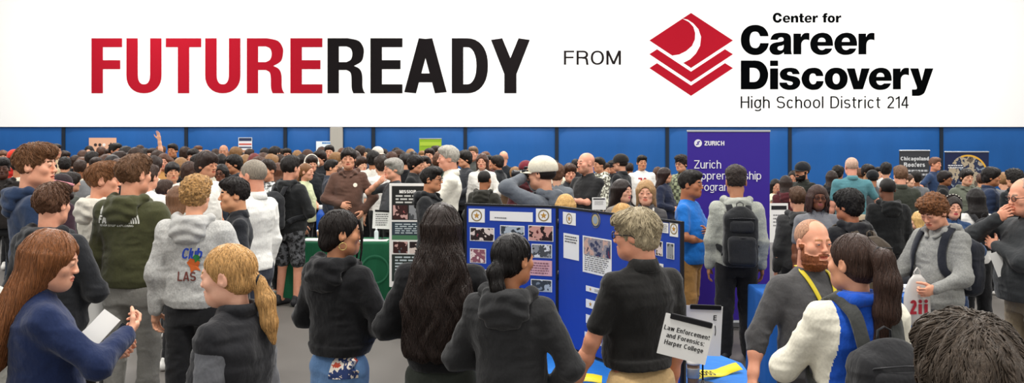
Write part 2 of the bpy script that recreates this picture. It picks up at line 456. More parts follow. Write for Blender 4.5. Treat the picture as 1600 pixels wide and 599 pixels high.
    if ch in 'HMNW':
        w = W(.72 if ch in 'HN' else .88)
        if ch == 'H': return [[(hx, 0), (hx, A)], [(w-hx, 0), (w-hx, A)], [(hx, .52), (w-hx, .52)]], w
        if ch == 'N': return [[(hx, 0), (hx, A)], [(w-hx, 0), (w-hx, A)], [(hx*1.1, A), (w-hx*1.1, 0)]], w
        if ch == 'M': return [[(hx, 0), (hx, A)], [(w-hx, 0), (w-hx, A)], [(hx*1.2, A), (w/2, .05)], [(w-hx*1.2, A), (w/2, .05)]], w
        return [[(hx, A), (w*.27, 0)], [(w*.27, 0), (w/2, A)], [(w/2, A), (w*.73, 0)], [(w*.73, 0), (w-hx, A)]], w
    if ch == '1': w = W(.34); return [[(w-hx, 0), (w-hx, A)], [(w-hx, A-hz*1.4), (0, A-.24)]], w
    if ch == '2': w = W(.56); return [_arc(w/2, A-.29, w/2-hx, .29-hz, 165, -25, 14) + [(hx*1.1, tz*.9)], [(0, hz), (w, hz)]], w
    if ch == '4': w = W(.60); return [[(w*.72, 0), (w*.72, A)], [(w*.66, A-.02), (hx*.8, .30)], [(0, .26), (w, .26)]], w
    if ch == '7': w = W(.56); return [[(0, A-hz), (w, A-hz)], [(w-hx*.8, A-tz), (w*.34, 0)]], w
    if ch in '69':
        w = W(.58); s = [_arc(w/2, .31, w/2-hx, .31-hz, 0, 360, 22), _arc(w/2+.0, .5, w/2-hx, .5-hz, 180, 45, 14)]
        if ch == '9': s = [[(w-x, A-z) for x, z in q] for q in s]
        return s, w
    if ch in '385': w = W(.56); return [_arc(w/2, .74, w/2-hx*1.1, .26-hz, 150, -90, 14), _arc(w/2, .25, w/2-hx, .27-hz, 90, -150, 14)], w
    if ch == ':': return [[(hx, 0), (hx, tz)], [(hx, X-tz), (hx, X)]], tx
    if ch == '.': return [[(hx, 0), (hx, tz)]], tx
    if ch == ',': return [[(hx, tz), (hx*.6, -.12)]], tx
    if ch == ')': return [_arc(-W(.25), .4, W(.45), .62, 55, -55, 10)], W(.25)
    if ch == '-': return [[(0, .38), (W(.34), .38)]], W(.34)
    if ch == "'": return [[(hx, A), (hx, .72)]], tx
    return [], W(.3)
def ribbon(P, tx, tz):
    P = [q for i, q in enumerate(P) if i == 0 or math.dist(q, P[i-1]) > 1e-4]
    n = len(P); v = []; closed = abs(P[0][0]-P[-1][0]) + abs(P[0][1]-P[-1][1]) < 1e-6
    dirs = []
    for i in range(n - 1):
        d = (P[i+1][0]-P[i][0], P[i+1][1]-P[i][1]); l = math.hypot(*d) or 1; dirs.append((d[0]/l, d[1]/l))
    for i in range(n):
        a = dirs[i-1] if i > 0 else (dirs[-1] if closed else dirs[0]); b = dirs[i] if i < n-1 else (dirs[0] if closed else dirs[-1])
        nx, nz = -(a[1]+b[1]), a[0]+b[0]; l = math.hypot(nx, nz) or 1; nx /= l; nz /= l
        m = 1 / max(.5, nx * -b[1] + nz * b[0])
        v += [(P[i][0]+nx*tx/2*m, P[i][1]+nz*tz/2*m), (P[i][0]-nx*tx/2*m, P[i][1]-nz*tz/2*m)]
    return v, [(2*i, 2*i+1, 2*i+3, 2*i+2) for i in range(n - 1)]
def sans(txt, size=1.0, weight=.15, wz=None, width=1.0, gap=.10, line=1.45, align='l', slant=0.0):
    """text as flat polygons (x, z); size = cap height; several lines with \\n"""
    wz = wz or weight * .86; V = []; Fc = []; z0 = 0
    for ln in txt.split('\n'):
        x = 0; lv = []; lf = []
        for ch in ln:
            st, adv = glyph(ch, weight, wz, width)
            for s in st:
                v, f = ribbon(s, weight, wz)
                o = len(lv); lv += [(p[0]+x, p[1]) for p in v]; lf += [tuple(i+o for i in q) for q in f]
            x += adv + gap
        dx = {'l': 0, 'c': -(x-gap)/2, 'r': -(x-gap)}[align]
        o = len(V); V += [((p[0]+dx+slant*p[1])*size, (p[1]+z0)*size) for p in lv]; Fc += [tuple(i+o for i in q) for q in lf]
        z0 -= line
    return V, Fc
def fit(vf, x0, x1, z0, z1):
    v, f = vf; ax = [p[0] for p in v]; az = [p[1] for p in v]; mx, mz = min(ax), min(az)
    sx = (x1-x0)/((max(ax)-mx) or 1); sz = (z1-z0)/((max(az)-mz) or 1)
    return [(x0+(p[0]-mx)*sx, z0+(p[1]-mz)*sz) for p in v], f
# heavy letters as outlines: smooth curves between the corners (marked with a third value)
from mathutils.geometry import tessellate_polygon
def _pts(s):
    out = []
    for t in s.split():
        k = t.endswith('*'); x, y = t.rstrip('*').split(','); out.append((float(x), float(y), k))
    return out
def smooth_path(P, n=5):
    m = len(P); out = []
    for i in range(m):
        a, b = P[i], P[(i+1) % m]
        if a[2] and b[2]: out.append(a[:2]); continue
        p0 = P[i-1] if not a[2] else a; p3 = P[(i+2) % m] if not b[2] else b
        for k in range(n):
            t = k / n; out.append(tuple(.5 * ((2*a[j]) + (-p0[j]+b[j])*t + (2*p0[j]-5*a[j]+4*b[j]-p3[j])*t*t + (-p0[j]+3*a[j]-3*b[j]+p3[j])*t**3) for j in (0, 1)))
    return out
def _el(cx, cy, rx, ry): return ' '.join('%.1f,%.1f' % (cx+rx*math.copysign(abs(math.cos(a))**.93, math.cos(a)), cy+ry*math.copysign(abs(math.sin(a))**.93, math.sin(a))) for a in [2*math.pi*i/16 for i in range(16)])
HEAVY = {
 'R': ['588,82* 652,82* 686,90 701,110 703,130 696,155 672,170* 690,180 698,200 699,235 703,250 708,257* 670,257* 665,240 664,205 660,190 648,183* 624,183* 624,257* 588,257*', '624,108* 648,108* 662,115 667,132 662,150 648,158* 624,158*'],
 'C': ['540,245* 525,180 470,105 400,68 320,55 220,72 140,130 92,210 78,305 92,400 140,480 220,540 320,560 420,540 500,475 532,415 545,360* 400,360* 385,405 355,435 318,443 270,430 238,390 224,310 236,225 268,180 318,168 360,178 385,210 400,245*'],
 'a': ['570,305* 590,250 630,208 690,190 760,185 850,195 900,230 916,290 918,400 918,480 925,530 935,548* 797,548* 795,512* 760,540 720,555 670,558 610,545 570,505 555,455 570,400 610,365 670,347 750,335 785,322 793,300 785,275 760,263 725,268 705,283 695,305*', '793,385* 770,400 710,415 690,440 700,470 735,483 775,470 793,430'],
 'r': ['885,200* 1015,200* 1012,258* 1040,215 1075,192 1120,188 1155,193* 1155,315* 1120,303 1080,302 1045,320 1022,360 1018,410* 1018,548* 885,548*'],
 'e': ['865,405* 862,340 840,265 790,210 730,188 668,185 590,205 520,260 487,330 482,385 495,450 535,510 600,548 675,558 760,545 820,505 855,448* 735,448* 710,467 678,475 640,465 615,435 608,405*', '608,338* 620,300 645,275 678,268 712,278 735,305 740,338*'],
 'n': ['472,145* 525,145* 527,165* 550,142 580,135 610,148 622,175 626,200* 626,290* 570,290* 570,215 562,190 545,185 533,195 528,215* 528,290* 472,290*'],
 't': ['637,145* 658,145* 658,100* 715,100* 715,145* 747,145* 747,178* 715,178* 715,235 722,252 747,252* 747,288* 700,290 670,280 658,255* 658,178* 637,178*'],
 'f': ['1125,145* 1147,145* 1150,115 1170,95 1205,88 1235,92* 1232,130* 1210,130 1203,145* 1232,145* 1232,178* 1205,178* 1205,288* 1147,288* 1147,178* 1125,178*'],
 'D': ['68,45* 280,45* 350,58 410,100 450,165 468,255 450,345 410,410 350,450 280,466* 68,466*', '197,152* 255,152* 300,165 335,205 345,255 335,305 300,348 255,360* 197,360*'],
 's': ['930,245* 915,205 880,168 830,153 780,150 710,160 655,195 638,245 655,300 700,330 770,345 815,358 828,378 815,398 785,405 755,395 740,367* 630,367* 640,410 680,450 730,470 790,475 860,465 915,425 937,370 920,315 870,282 790,265 755,255 745,238 755,218 780,211 808,218 825,245*'],
 'c': ['338,272* 325,220 290,175 240,153 185,150 110,165 50,215 22,275 18,320 35,385 80,440 140,468 190,475 260,465 315,420 335,380 342,345* 235,345* 222,378 188,392 155,378 135,340 132,310 138,265 158,240 185,233 215,243 232,272*'],
 'o': [_el(525, 312, 168, 163), _el(525, 312, 52, 78)],
 'v': ['678,160* 797,160* 848,350* 893,160* 1015,160* 915,466* 777,466*'],
 'y': ['668,160* 790,160* 838,340* 885,160* 1008,160* 900,465* 870,525 820,555 780,562* 695,562* 695,468* 745,468 765,460 768,440 760,410*'],
 'i': ['495,160* 612,160* 612,466* 495,466*'], '.': ['495,45* 612,45* 612,125* 495,125*']}
def heavy(ch, x0, x1, y0, y1):
    """one heavy letter filling the pixel box; y grows downwards"""
    cs = [smooth_path(_pts(s)) for s in HEAVY[ch]]
    ax = [p[0] for p in cs[0]]; ay = [p[1] for p in cs[0]]; a0, b0 = min(ax), min(ay); sx = (x1-x0)/(max(ax)-a0); sy = (y1-y0)/(max(ay)-b0)
    cs = [[(x0+(x-a0)*sx, y0+(y-b0)*sy) for x, y in c] for c in cs]
    tri = tessellate_polygon([[Vector((x, y, 0)) for x, y in c] for c in cs]); return [p for c in cs for p in c], [tuple(t) for t in tri]
# ---------------------------------------------------------------- the gym and the header banner
S_WALL = 54.0; YW = F / S_WALL
def struct(o): o['kind'] = 'structure'; return o
mb = MB(); mb.box((-19, -2, -.1), (19, YW + .5, 0)); struct(mb.build('floor', mat('floor', '#5f5b57')))
mb = MB(); mb.box((-19, YW + .12, 0), (19, YW + .4, 9)); struct(mb.build('wall_back', mat('wall', '#e9e9e6')))
mb = MB(); mb.box((-19.3, -2, 0), (-19, YW + .4, 9)); struct(mb.build('wall_left', mat('wall', '#dcdcd8')))
mb = MB(); mb.box((19, -2, 0), (19.3, YW + .4, 9)); struct(mb.build('wall_right', mat('wall', '#dcdcd8')))
# blue wall pads between dark seams, a bare concrete pillar between two of them
seams = [-190, -60, 98, 290, 445, 583, 727, 870, 1043, 1235, 1472, 1700, 1960]
ztop = zat(198.5, S_WALL)
blue = '#155497'
n_ = 0
def X(px, s=S_WALL): return (px - 800) / s
for i in range(len(seams) - 1):
    a, b = X(seams[i]) + .05, X(seams[i+1]) - .05
    runs = [(a, b)]
    if seams[i] == 445: runs = [(a, X(515)), (X(536), b)]
    for a, b in runs:
        n_ += 1
        # a padded sheet: gently pillowed front
        nx, nz = 12, 8; v = []; f = []
        for j in range(nz + 1):
            for k in range(nx + 1):
                u, w = k / nx, j / nz; bul = (1 - (2*u-1) ** 10) * (1 - (2*w-1) ** 10) * .06 + .008 * math.sin(u * 9 + i) * math.sin(w * 4)
                v.append((a + (b-a) * u, YW + .06 - bul, .05 + (ztop - .05) * w))
        f = [(j*(nx+1)+k, j*(nx+1)+k+1, (j+1)*(nx+1)+k+1, (j+1)*(nx+1)+k) for j in range(nz) for k in range(nx)]
        m = MB(); m.add(v, f, 0, True); m.box((a, YW + .06, .05), (b, YW + .11, ztop)); o = m.build('trim_%d' % n_, mat('pad', blue)); struct(o)
m = MB()
for s in seams: m.box((X(s) - .05, YW + .03, 0), (X(s) + .05, YW + .118, ztop - .002))
struct(m.build('trim_%d' % (n_ + 1), mat('paint', '#14202f')))
m = MB(); m.box((X(515) + .01, YW - .02, 0), (X(536) - .01, YW + .12, ztop), bev=.02); struct(m.build('trim_%d' % (n_ + 2), mat('wall', '#a9a59c')))
m = MB(); m.box((-19, YW + .02, 0), (19, YW + .118, .05)); struct(m.build('baseboard_back', mat('paint', '#20242a')))

# wide white header graphic, built as a vinyl banner across the upper wall
bt = zat(-40, S_WALL)
root = empty('wall_banner', (0, YW - .02, ztop + .002))
tag(root, 'wide white header graphic, built as banner, with red and black lettering and red diamond logo', 'banner')
m = MB(); m.box((X(-60), 0, 0), (X(1660), .03, bt - ztop)); m.build('banner_sheet', mat('paint', '#ffffff', rough=.9, spec=0), root)
m = MB()
for k in range(24):
    x = X(-40) + (X(1640) - X(-40)) * k / 23
    m.lathe([(.05, 0), (.05, .006), (.028, .008), (.028, 0)], 14, M=Matrix.Translation((x, -.001, bt - ztop - .12)) @ Matrix.Rotation(math.pi/2, 4, 'X'))
m.build('grommet', mat('metal', '#b8b8b8'), root)
def bz(py): return zat(py, S_WALL) - ztop
RED, BLK = '#a11a29', '#1c191a'
def word(txt, x0, x1, ytop_, ybot, col, name='lettering', **kw):
    vf = fit(sans(txt, **kw), X(x0), X(x1), bz(ybot), bz(ytop_)); return flat_text(name, vf, -.006, mat('paint', col, rough=.9, spec=0), root)
# the eleven condensed letters at their own columns
for ch, a, b, c in [('F',143.5,191.5,RED),('U',198,253,RED),('T',259.5,315,RED),('U',321,376,RED),('R',386,445,RED),('E',454,504,RED),
                    ('R',512,571,BLK),('E',579,629,BLK),('A',632,698,BLK),('D',706,762.5,BLK),('Y',767,828,BLK)]:
    # stroke widths in real units: stems 18 px wide, bars 14 px high
    Wpx = b - a; wd = 1.0
    if ch == 'R':
        V_, F_ = heavy('R', a, b, 60, 146); mb = MB(); mb.add([(X(x), -.006, bz(y)) for x, y in V_], F_); mb.build('lettering', mat('paint', c, rough=.9, spec=0), root); continue
    st, adv = glyph(ch, 18/86., 14/86., 1.0); k = (Wpx/86.) / adv
    st, adv = glyph(ch, 18/86., 14/86., k)
    V_, F_ = [], []
    for s_ in st:
        v, f = ribbon(s_, (18 if ch not in 'AY' else 19)/86., 14/86.); o_ = len(V_); V_ += v; F_ += [tuple(i+o_ for i in q) for q in f]
    V_ = [(X(a + x * 86), bz(146 - z * 86)) for x, z in V_]
    if ch in 'AYR':   # trim feet and tips flush with the line
        V_ = [(x, min(max(z, bz(146)), bz(60))) for x, z in V_]
    flat_text('lettering', (V_, F_), -.006, mat('paint', c, rough=.9, spec=0), root)
word('FROM', 881, 970, 79, 102, '#231f20', weight=.135, width=1.0, gap=.14)
def hv(ch, x0, x1, y0, y1):
    v, f = heavy(ch, x0, x1, y0, y1); n = len(v); mb = MB(); mb.add([(X(x), -.006, bz(y)) for x, y in v], f); return mb.build('lettering', mat('paint', '#060708', rough=.9, spec=0), root)
q1 = lambda c, x0, x1, y0, y1: hv(c, 1150+x0/10.7, 1150+x1/10.7, 34+y0/10.7, 34+y1/10.7)
q1('C', 78, 545, 55, 560); q1('a', 555, 935, 185, 558); q1('r', 955, 1223, 188, 548); q1('e', 1236, 1618, 185, 558); q1('e', 1638, 2021, 185, 558); q1('r', 2041, 2311, 188, 548)
q2 = lambda c, x0, x1, y0, y1: hv(c, 1150+x0/9.36, 1150+x1/9.36, 90+y0/9.36, 90+y1/9.36)
q2('D', 68, 468, 45, 466); q2('i', 495, 612, 160, 466); q2('.', 495, 612, 45, 125); q2('s', 630, 937, 150, 475); q2('c', 954, 1278, 150, 475); q2('o', 1293, 1629, 149, 475)
q2('v', 1614, 1951, 160, 466); q2('e', 1937, 2272, 150, 475); q2('r', 2289, 2524, 152, 466); q2('y', 2540, 2880, 160, 562)
q3 = lambda c, x0, x1, y0, y1: hv(c, 1200+x0/13.33, 1200+x1/13.33, 14+y0/13.33, 14+y1/13.33)
for c, x0, x1, y0, y1 in (('C', 95, 285, 82, 292), ('e', 303, 457, 138, 292), ('n', 472, 626, 138, 288), ('t', 637, 747, 100, 288), ('e', 755, 907, 138, 292), ('r', 922, 1035, 138, 288), ('f', 1125, 1235, 88, 288), ('o', 1235, 1390, 138, 292), ('r', 1407, 1522, 138, 288)): q3(c, x0, x1, y0, y1)
word('High School District 214', 1157, 1419, 150.5, 174, '#111111', weight=.115, width=.92, gap=.13)
# stacked diamond logo with a crescent
def dia(cx, top, side, bot, l, r):
    return [(cx, top), (r, side), (cx, bot), (l, side)]
lg = MB()
def P2(pts): return [(X(x), bz(y)) for x, y in pts]
lg.prism(P2([(1079.5, 20.5), (1145, 63.5), (1079.5, 106.5), (1014.5, 63.5)]), -.005, 0)
for t in (0, 21.7):
    lg.prism(P2([(1014.5, 85+t), (1026.5, 77.2+t), (1079.5, 112.2+t), (1132.5, 77.2+t), (1145, 85+t), (1079.5, 128.3+t)]), -.005, 0)
lg.build('logo', mat('paint', '#a81b2b', rough=.9, spec=0), root)
cr = [(1066, 29.5), (1074, 31), (1083, 37), (1091, 46), (1095, 58), (1093.5, 72), (1087, 84), (1078, 93), (1067.5, 98.5), (1062, 95), (1050, 87.2)]
cr2 = [(1061, 85.5), (1072, 80), (1081, 72), (1085.5, 62), (1086, 52), (1083, 42), (1076, 34.5)]
m = MB(); m.prism(P2(cr + cr2), -.009, -.0055); m.build('crescent', mat('paint', '#ffffff', rough=.9, spec=0), root)
# ---------------------------------------------------------------- people
PI = math.pi
def npR(M): return np.array([[M[i][j] for j in range(3)] for i in range(3)])
def xform(V, R, t): return V @ R.T + np.array(t)
CACHE = {}
def cached(key, fn):
    if key not in CACHE: CACHE[key] = fn()
    return CACHE[key]

LOD = {'near': dict(head=.0042, hand=.0048, core=.014, cloth=.0085, hair=.005), 'mid': dict(head=.0062, hand=.0075, core=.018, cloth=.0125, hair=.0085),
       'far': dict(head=.011, hand=.0095, core=.024, cloth=.019, hair=.014)}

# head: origin at the middle of the head, face towards -y; chin at -.115, crown at .12
def head_prims(sex, fat):
    f = sex == 'f'; j = .90 if f else 1.0; w = 1 + .10 * fat
    P = [ell((0, .014, .036), (.076, .096, .084)), ell((0, -.022, -.038), (.058*w*j, .063, .070), .03),
         ell((0, -.052, -.088), (.030*w*j, .030, .026), .028), ell((0, -.03, -.075), (.05*w*j, .05, .035), .03),
         cap((-.030, -.072, .020), (.030, -.072, .020), .015, .015, .02)]
    for s in (-1, 1):
        P += [ell((s*.044*w, -.052, -.02), (.022, .026, .024), .022), ell((s*.047*w*j, -.010, -.062), (.014, .028, .022), .03)]
        P += [ell((s*.031, -.098, .006), (.016, .016, .011), .014, '-')]
        P += [ell((s*.031, -.076, .006), (.0155, .0132, .0125), .006), ell((s*.031, -.0815, .0125), (.0165, .0090, .0042), .005)]
        P += [ell((s*.0775, .014, -.002), (.009, .018, .031), .006, rx=.2), ell((s*.073, .002, -.012), (.008, .012, .016), .006)]
        P += [ell((s*.086, .010, .002), (.006, .010, .018), .004, '-')]
        P += [ell((s*.0110, -.094, -.029), (.0078, .009, .0072), .006)]
    P += [cap((0, -.082, .012), (0, -.102 + (.004 if f else 0), -.025), .0070, .0100, .010),
          cap((-.018, -.083, -.0545), (.018, -.083, -.0545), .0062, .0062, .005), ell((0, -.0885, -.0535), (.014, .007, .005), .006),
          cap((-.015, -.082, -.064), (.015, -.082, -.064), .0072, .0072, .005), ell((0, -.087, -.0645), (.012, .006, .0055), .005),
          ell((0, -.086, -.0592), (.026, .008, .0011), .002, '-')]
    nr = .044 if f else .051 + .010 * fat
    P += [cap((0, .030, -.06), (0, .040, -.20), nr, nr * 1.08, .03)]
    return P
def head_mesh(sex, fat, beard, lod):
    def mk():
        V, Q = surface(head_prims(sex, fat), LOD[lod]['head'])
        c = V[Q].mean(1); mi = np.zeros(len(Q), int)
        lips = (np.abs(c[:, 0]) < .023) & (c[:, 1] < -.078) & (c[:, 2] > -.071) & (c[:, 2] < -.048) & (((c[:, 0]/.024)**2 + ((c[:, 2]+.0595)/.0125)**2) < 1)
        mi[lips] = 1
        ax = np.abs(c[:, 0])
        brow = (ax > .012) & (ax < .046) & (c[:, 1] < -.05) & (np.abs(c[:, 2] - (.0275 - (ax - .03) ** 2 * 9)) < (.0052 if sex == 'm' else .0038))
        mi[brow] = 2
        if beard:
            b = (c[:, 1] < .0) & (c[:, 2] < -.046 - .25 * np.maximum(0, -.045 - c[:, 1])) & (c[:, 2] > -.135) & ~lips
            b &= (ax > .028) | (c[:, 2] < -.073)
            b |= (ax < .030) & (c[:, 1] < -.07) & (c[:, 2] > -.0535) & (c[:, 2] < -.043)
            b |= (ax > .055) & (c[:, 1] < .0) & (c[:, 1] > -.026) & (c[:, 2] < .0) & (c[:, 2] > -.10)
            mi[b] = 3
            if beard == 'full':
                n = normals(V, Q); fb = np.zeros(len(V), bool); fb[Q[b].ravel()] = True
                V = V + n * (fb * (.006 + .008 * (V[:, 2] < -.09)) * (.7 + .6 * vnoise(V * 160)))[:, None]
        return V, Q, mi
    return cached(('head', sex, fat, beard, lod), mk)

def hand_mesh(curl, lod):
    """left hand: fingers along -z, palm towards -x, thumb on the -y side; forearm runs up to z=.26"""
    def mk():
        P = [ell((0, 0, -.045), (.0155, .039, .052), .02), cap((0, -.024, -.055), (0, .022, -.055), .013, .012, .015, None),
             cap((0, 0, .0), (0, 0, .05), .024, .027, .03, (1.25, .95, 1)), cap((0, 0, .05), (.0, 0, .16), .027, .037, .03), cap((0, 0, .16), (0, 0, .225), .037, .034, .03)]
        for i, (y, L, r) in enumerate([(-.030, .074, .0088), (-.0105, .083, .0090), (.0095, .077, .0086), (.0285, .060, .0076)]):
            p = Vector((0, y, -.088 + abs(i - 1.2) * .004)); fan = (i - 1.4) * .07; c = curl * (1 + .12 * i); a = c * .55
            for j, seg in enumerate((.46, .30, .24)):
                d = Vector((-math.sin(a), math.sin(fan) * math.cos(a), -math.cos(a) * math.cos(fan))); q = p + d * L * seg
                P.append(cap(p, q, r * (1 - .09 * j), r * (1 - .09 * (j + 1)), .0035)); p = q; a += c * 1.0
        p = Vector((-.004, -.026, -.022)); d = Vector((-.25 - .35 * curl, -.62, -.72)).normalized()
        for j, seg in enumerate((.040, .033, .025)):
            q = p + d * seg; P.append(cap(p, q, .0125 - .0015 * j, .011 - .0015 * j, .007)); p = q
            d = (d + Vector((-.30 * curl, .22, -.28))).normalized()
        return surface(P, LOD[lod]['hand'])
    return cached(('hand', curl, lod), mk)

def ik(S, T, l1, l2, pole):
    S, T = Vector(S), Vector(T); d = T - S; L = d.length
    if L > (l1 + l2) * .995: T = S + d * ((l1 + l2) * .995 / L); d = T - S; L = d.length
    u = d.normalized(); a = (l1*l1 - l2*l2 + L*L) / (2*L); h = math.sqrt(max(0, l1*l1 - a*a))
    pl = Vector(pole); pl = (pl - u * pl.dot(u)).normalized()
    return S + u * a + pl * h, T

# wrist target for the left side (x>0), palm normal, curl, elbow pole   (body-local, for a 1.75 m figure)
ARMS = {'down': ((.225, -.045, .85), (-1, 0, 0), .35, (.35, .9, 0)), 'downb': ((.235, .01, .85), (-1, .2, 0), .5, (.4, .8, 0)),
        'pocket': ((.19, -.12, .96), (-1, .3, 0), .5, (.9, .6, 0)), 'pouch': ((.09, -.185, 1.06), (0, 1, 0), .6, (1, .5, -.2)),
        'phone': ((.10, -.30, 1.16), (-.5, .5, .6), .8, (.8, .3, -.6)), 'phone_high': ((.09, -.33, 1.27), (-.5, .5, .6), .9, (.8, .2, -.6)),
        'cross': ((-.10, -.21, 1.17), (0, 1, -.2), .4, (1, -.1, -.6)), 'face': ((.06, -.20, 1.46), (-.1, 1, .3), .9, (.9, -.3, -.6)),
        'camera': ((.06, -.17, 1.60), (-.3, .8, .2), 1.0, (1, -.35, -.15)), 'table': ((.26, -.30, .90), (0, .1, -1), .25, (.4, .9, .2)),
        'up': ((.22, -.10, 1.98), (0, -1, 0), .15, (1, -.2, 0)), 'hold': ((.20, -.33, 1.06), (-1, .2, .2), 1.2, (.5, .6, -.4)),
        'behind': ((.10, .19, .98), (0, 1, 0), .6, (1, .4, 0)), 'hip': ((.22, -.02, 1.02), (-.6, .4, -.6), .8, (1, .6, .1)),
        'hanglow': ((.30, -.16, .84), (-1, .1, 0), .5, (.5, .8, 0)), 'wide': ((.36, -.06, .90), (-1, 0, 0), .5, (.5, .8, 0))}

def skeleton(arms, bw, sit=0, fwd=0.0):
    """joints in body-local metres for a 1.75 m figure"""
    sk = {}; dz = -.45 if sit else 0
    sk['dz'] = dz
    for s, nm, a in ((1, 'L', arms[0]), (-1, 'R', arms[1])):
        T, pn, curl, pole = ARMS[a] if isinstance(a, str) else a
        S = Vector((s * .170 * bw, .012, 1.378 + dz)); wx = T[0] * (bw if a in ('down', 'downb', 'pocket', 'wide') else 1)
        T = Vector((s * wx, T[1], T[2] + dz)); E, T = ik(S, T, .285, .255, (s * pole[0], pole[1], pole[2]))
        sk['S' + nm], sk['E' + nm], sk['W' + nm] = S, E, T
        sk['pn' + nm] = Vector((s * pn[0], pn[1], pn[2])); sk['c' + nm] = curl
        hx = s * .092 * (.9 + .1 * bw)
        if sit: sk['H' + nm], sk['K' + nm], sk['A' + nm] = Vector((hx, 0, .50)), Vector((hx*1.2, -.42, .50)), Vector((hx*1.2, -.40, .09))
        else:
            st = .02 * s
            sk['H' + nm], sk['K' + nm], sk['A' + nm] = Vector((hx, .0, .88)), Vector((hx*1.12, -.012 + st, .49)), Vector((hx*1.25, .03 + st, .085))
    return sk
def hand_frame(sk, n):
    s = 1 if n == 'L' else -1
    z = (sk['E'+n] - sk['W'+n]).normalized(); pn = sk['pn'+n]; x = -(pn - z * pn.dot(z)).normalized(); y = z.cross(x)
    return np.array([[x[i], y[i], z[i]] for i in range(3)]), sk['W'+n]

def body_mesh(p, sk, lod):
    """one mesh: head and neck, trunk, legs, arms, hands"""
    parts = []
    V, Q, mi = head_mesh(p['sex'], p['fat'], p['beard'], lod)
    R, t = head_frame(p, sk); parts.append((xform(V, R, t), Q, mi))
    bw = p['bw']; dz = sk['dz']
    P = [loft([(.82, .135*bw, .085, -.01), (.95, .135*bw, .080, -.012), (1.12, .125*bw, .08, -.008), (1.30, .155*bw, .095, .0), (1.38, .15*bw, .085, .01), (1.44, .08, .06, .015), (1.49, .05, .05, .02)], .03)]
    for g in P: g['p'][:, 0] += dz
    for n in 'LR':
        P += chain([sk['S'+n], sk['E'+n]], [.048, .039], .04) + chain([sk['E'+n], sk['E'+n] + (sk['W'+n]-sk['E'+n]) * .3], [.039, .038], .02)
        P += chain([sk['H'+n], sk['K'+n], sk['A'+n]], [.085*bw, .056, .040], .03)
        P += [cap(sk['A'+n] + Vector((0, .01, -.03)), sk['A'+n] + Vector((0, -.14, -.055)), .038, .026, .02)]
    V, Q = surface(P, LOD[lod]['core']); parts.append((V, Q, np.zeros(len(Q), int)))
    for n in 'LR':
        V, Q = hand_mesh(round(sk['c'+n], 2), lod)
        if n == 'R': V = V * np.array([-1, -1, 1.]) ; V = V * np.array([1, -1, 1.]); Q = Q[:, ::-1]
        z = (sk['E'+n] - sk['W'+n]).normalized(); pn = sk['pn'+n]
        x = (pn - z * pn.dot(z)).normalized() * (-1 if n == 'L' else 1); y = z.cross(x)
        Rm = np.array([[x[i], y[i], z[i]] for i in range(3)])
        parts.append((xform(V, Rm, sk['W'+n]), Q, np.zeros(len(Q), int)))
    o = 0; VV = []; QQ = []; MM = []
    for V, Q, m in parts: VV.append(V); QQ.append(Q + o); MM.append(m); o += len(V)
    return np.concatenate(VV), np.concatenate(QQ), np.concatenate(MM)

def head_frame(p, sk):
    M = Matrix.Rotation(math.radians(p['yaw']), 3, 'Z') @ Matrix.Rotation(math.radians(p['tilt']), 3, 'Y') @ Matrix.Rotation(math.radians(p['pitch']), 3, 'X')
    piv = Vector((0, .03, -.14)); k = p['hs']; c = Vector((0, -.014, 1.613 + sk['dz']))
    t = c + piv * 1.0 - M @ piv * k + Vector((0, 0, (k - 1) * -.02))
    return npR(M) * k, t

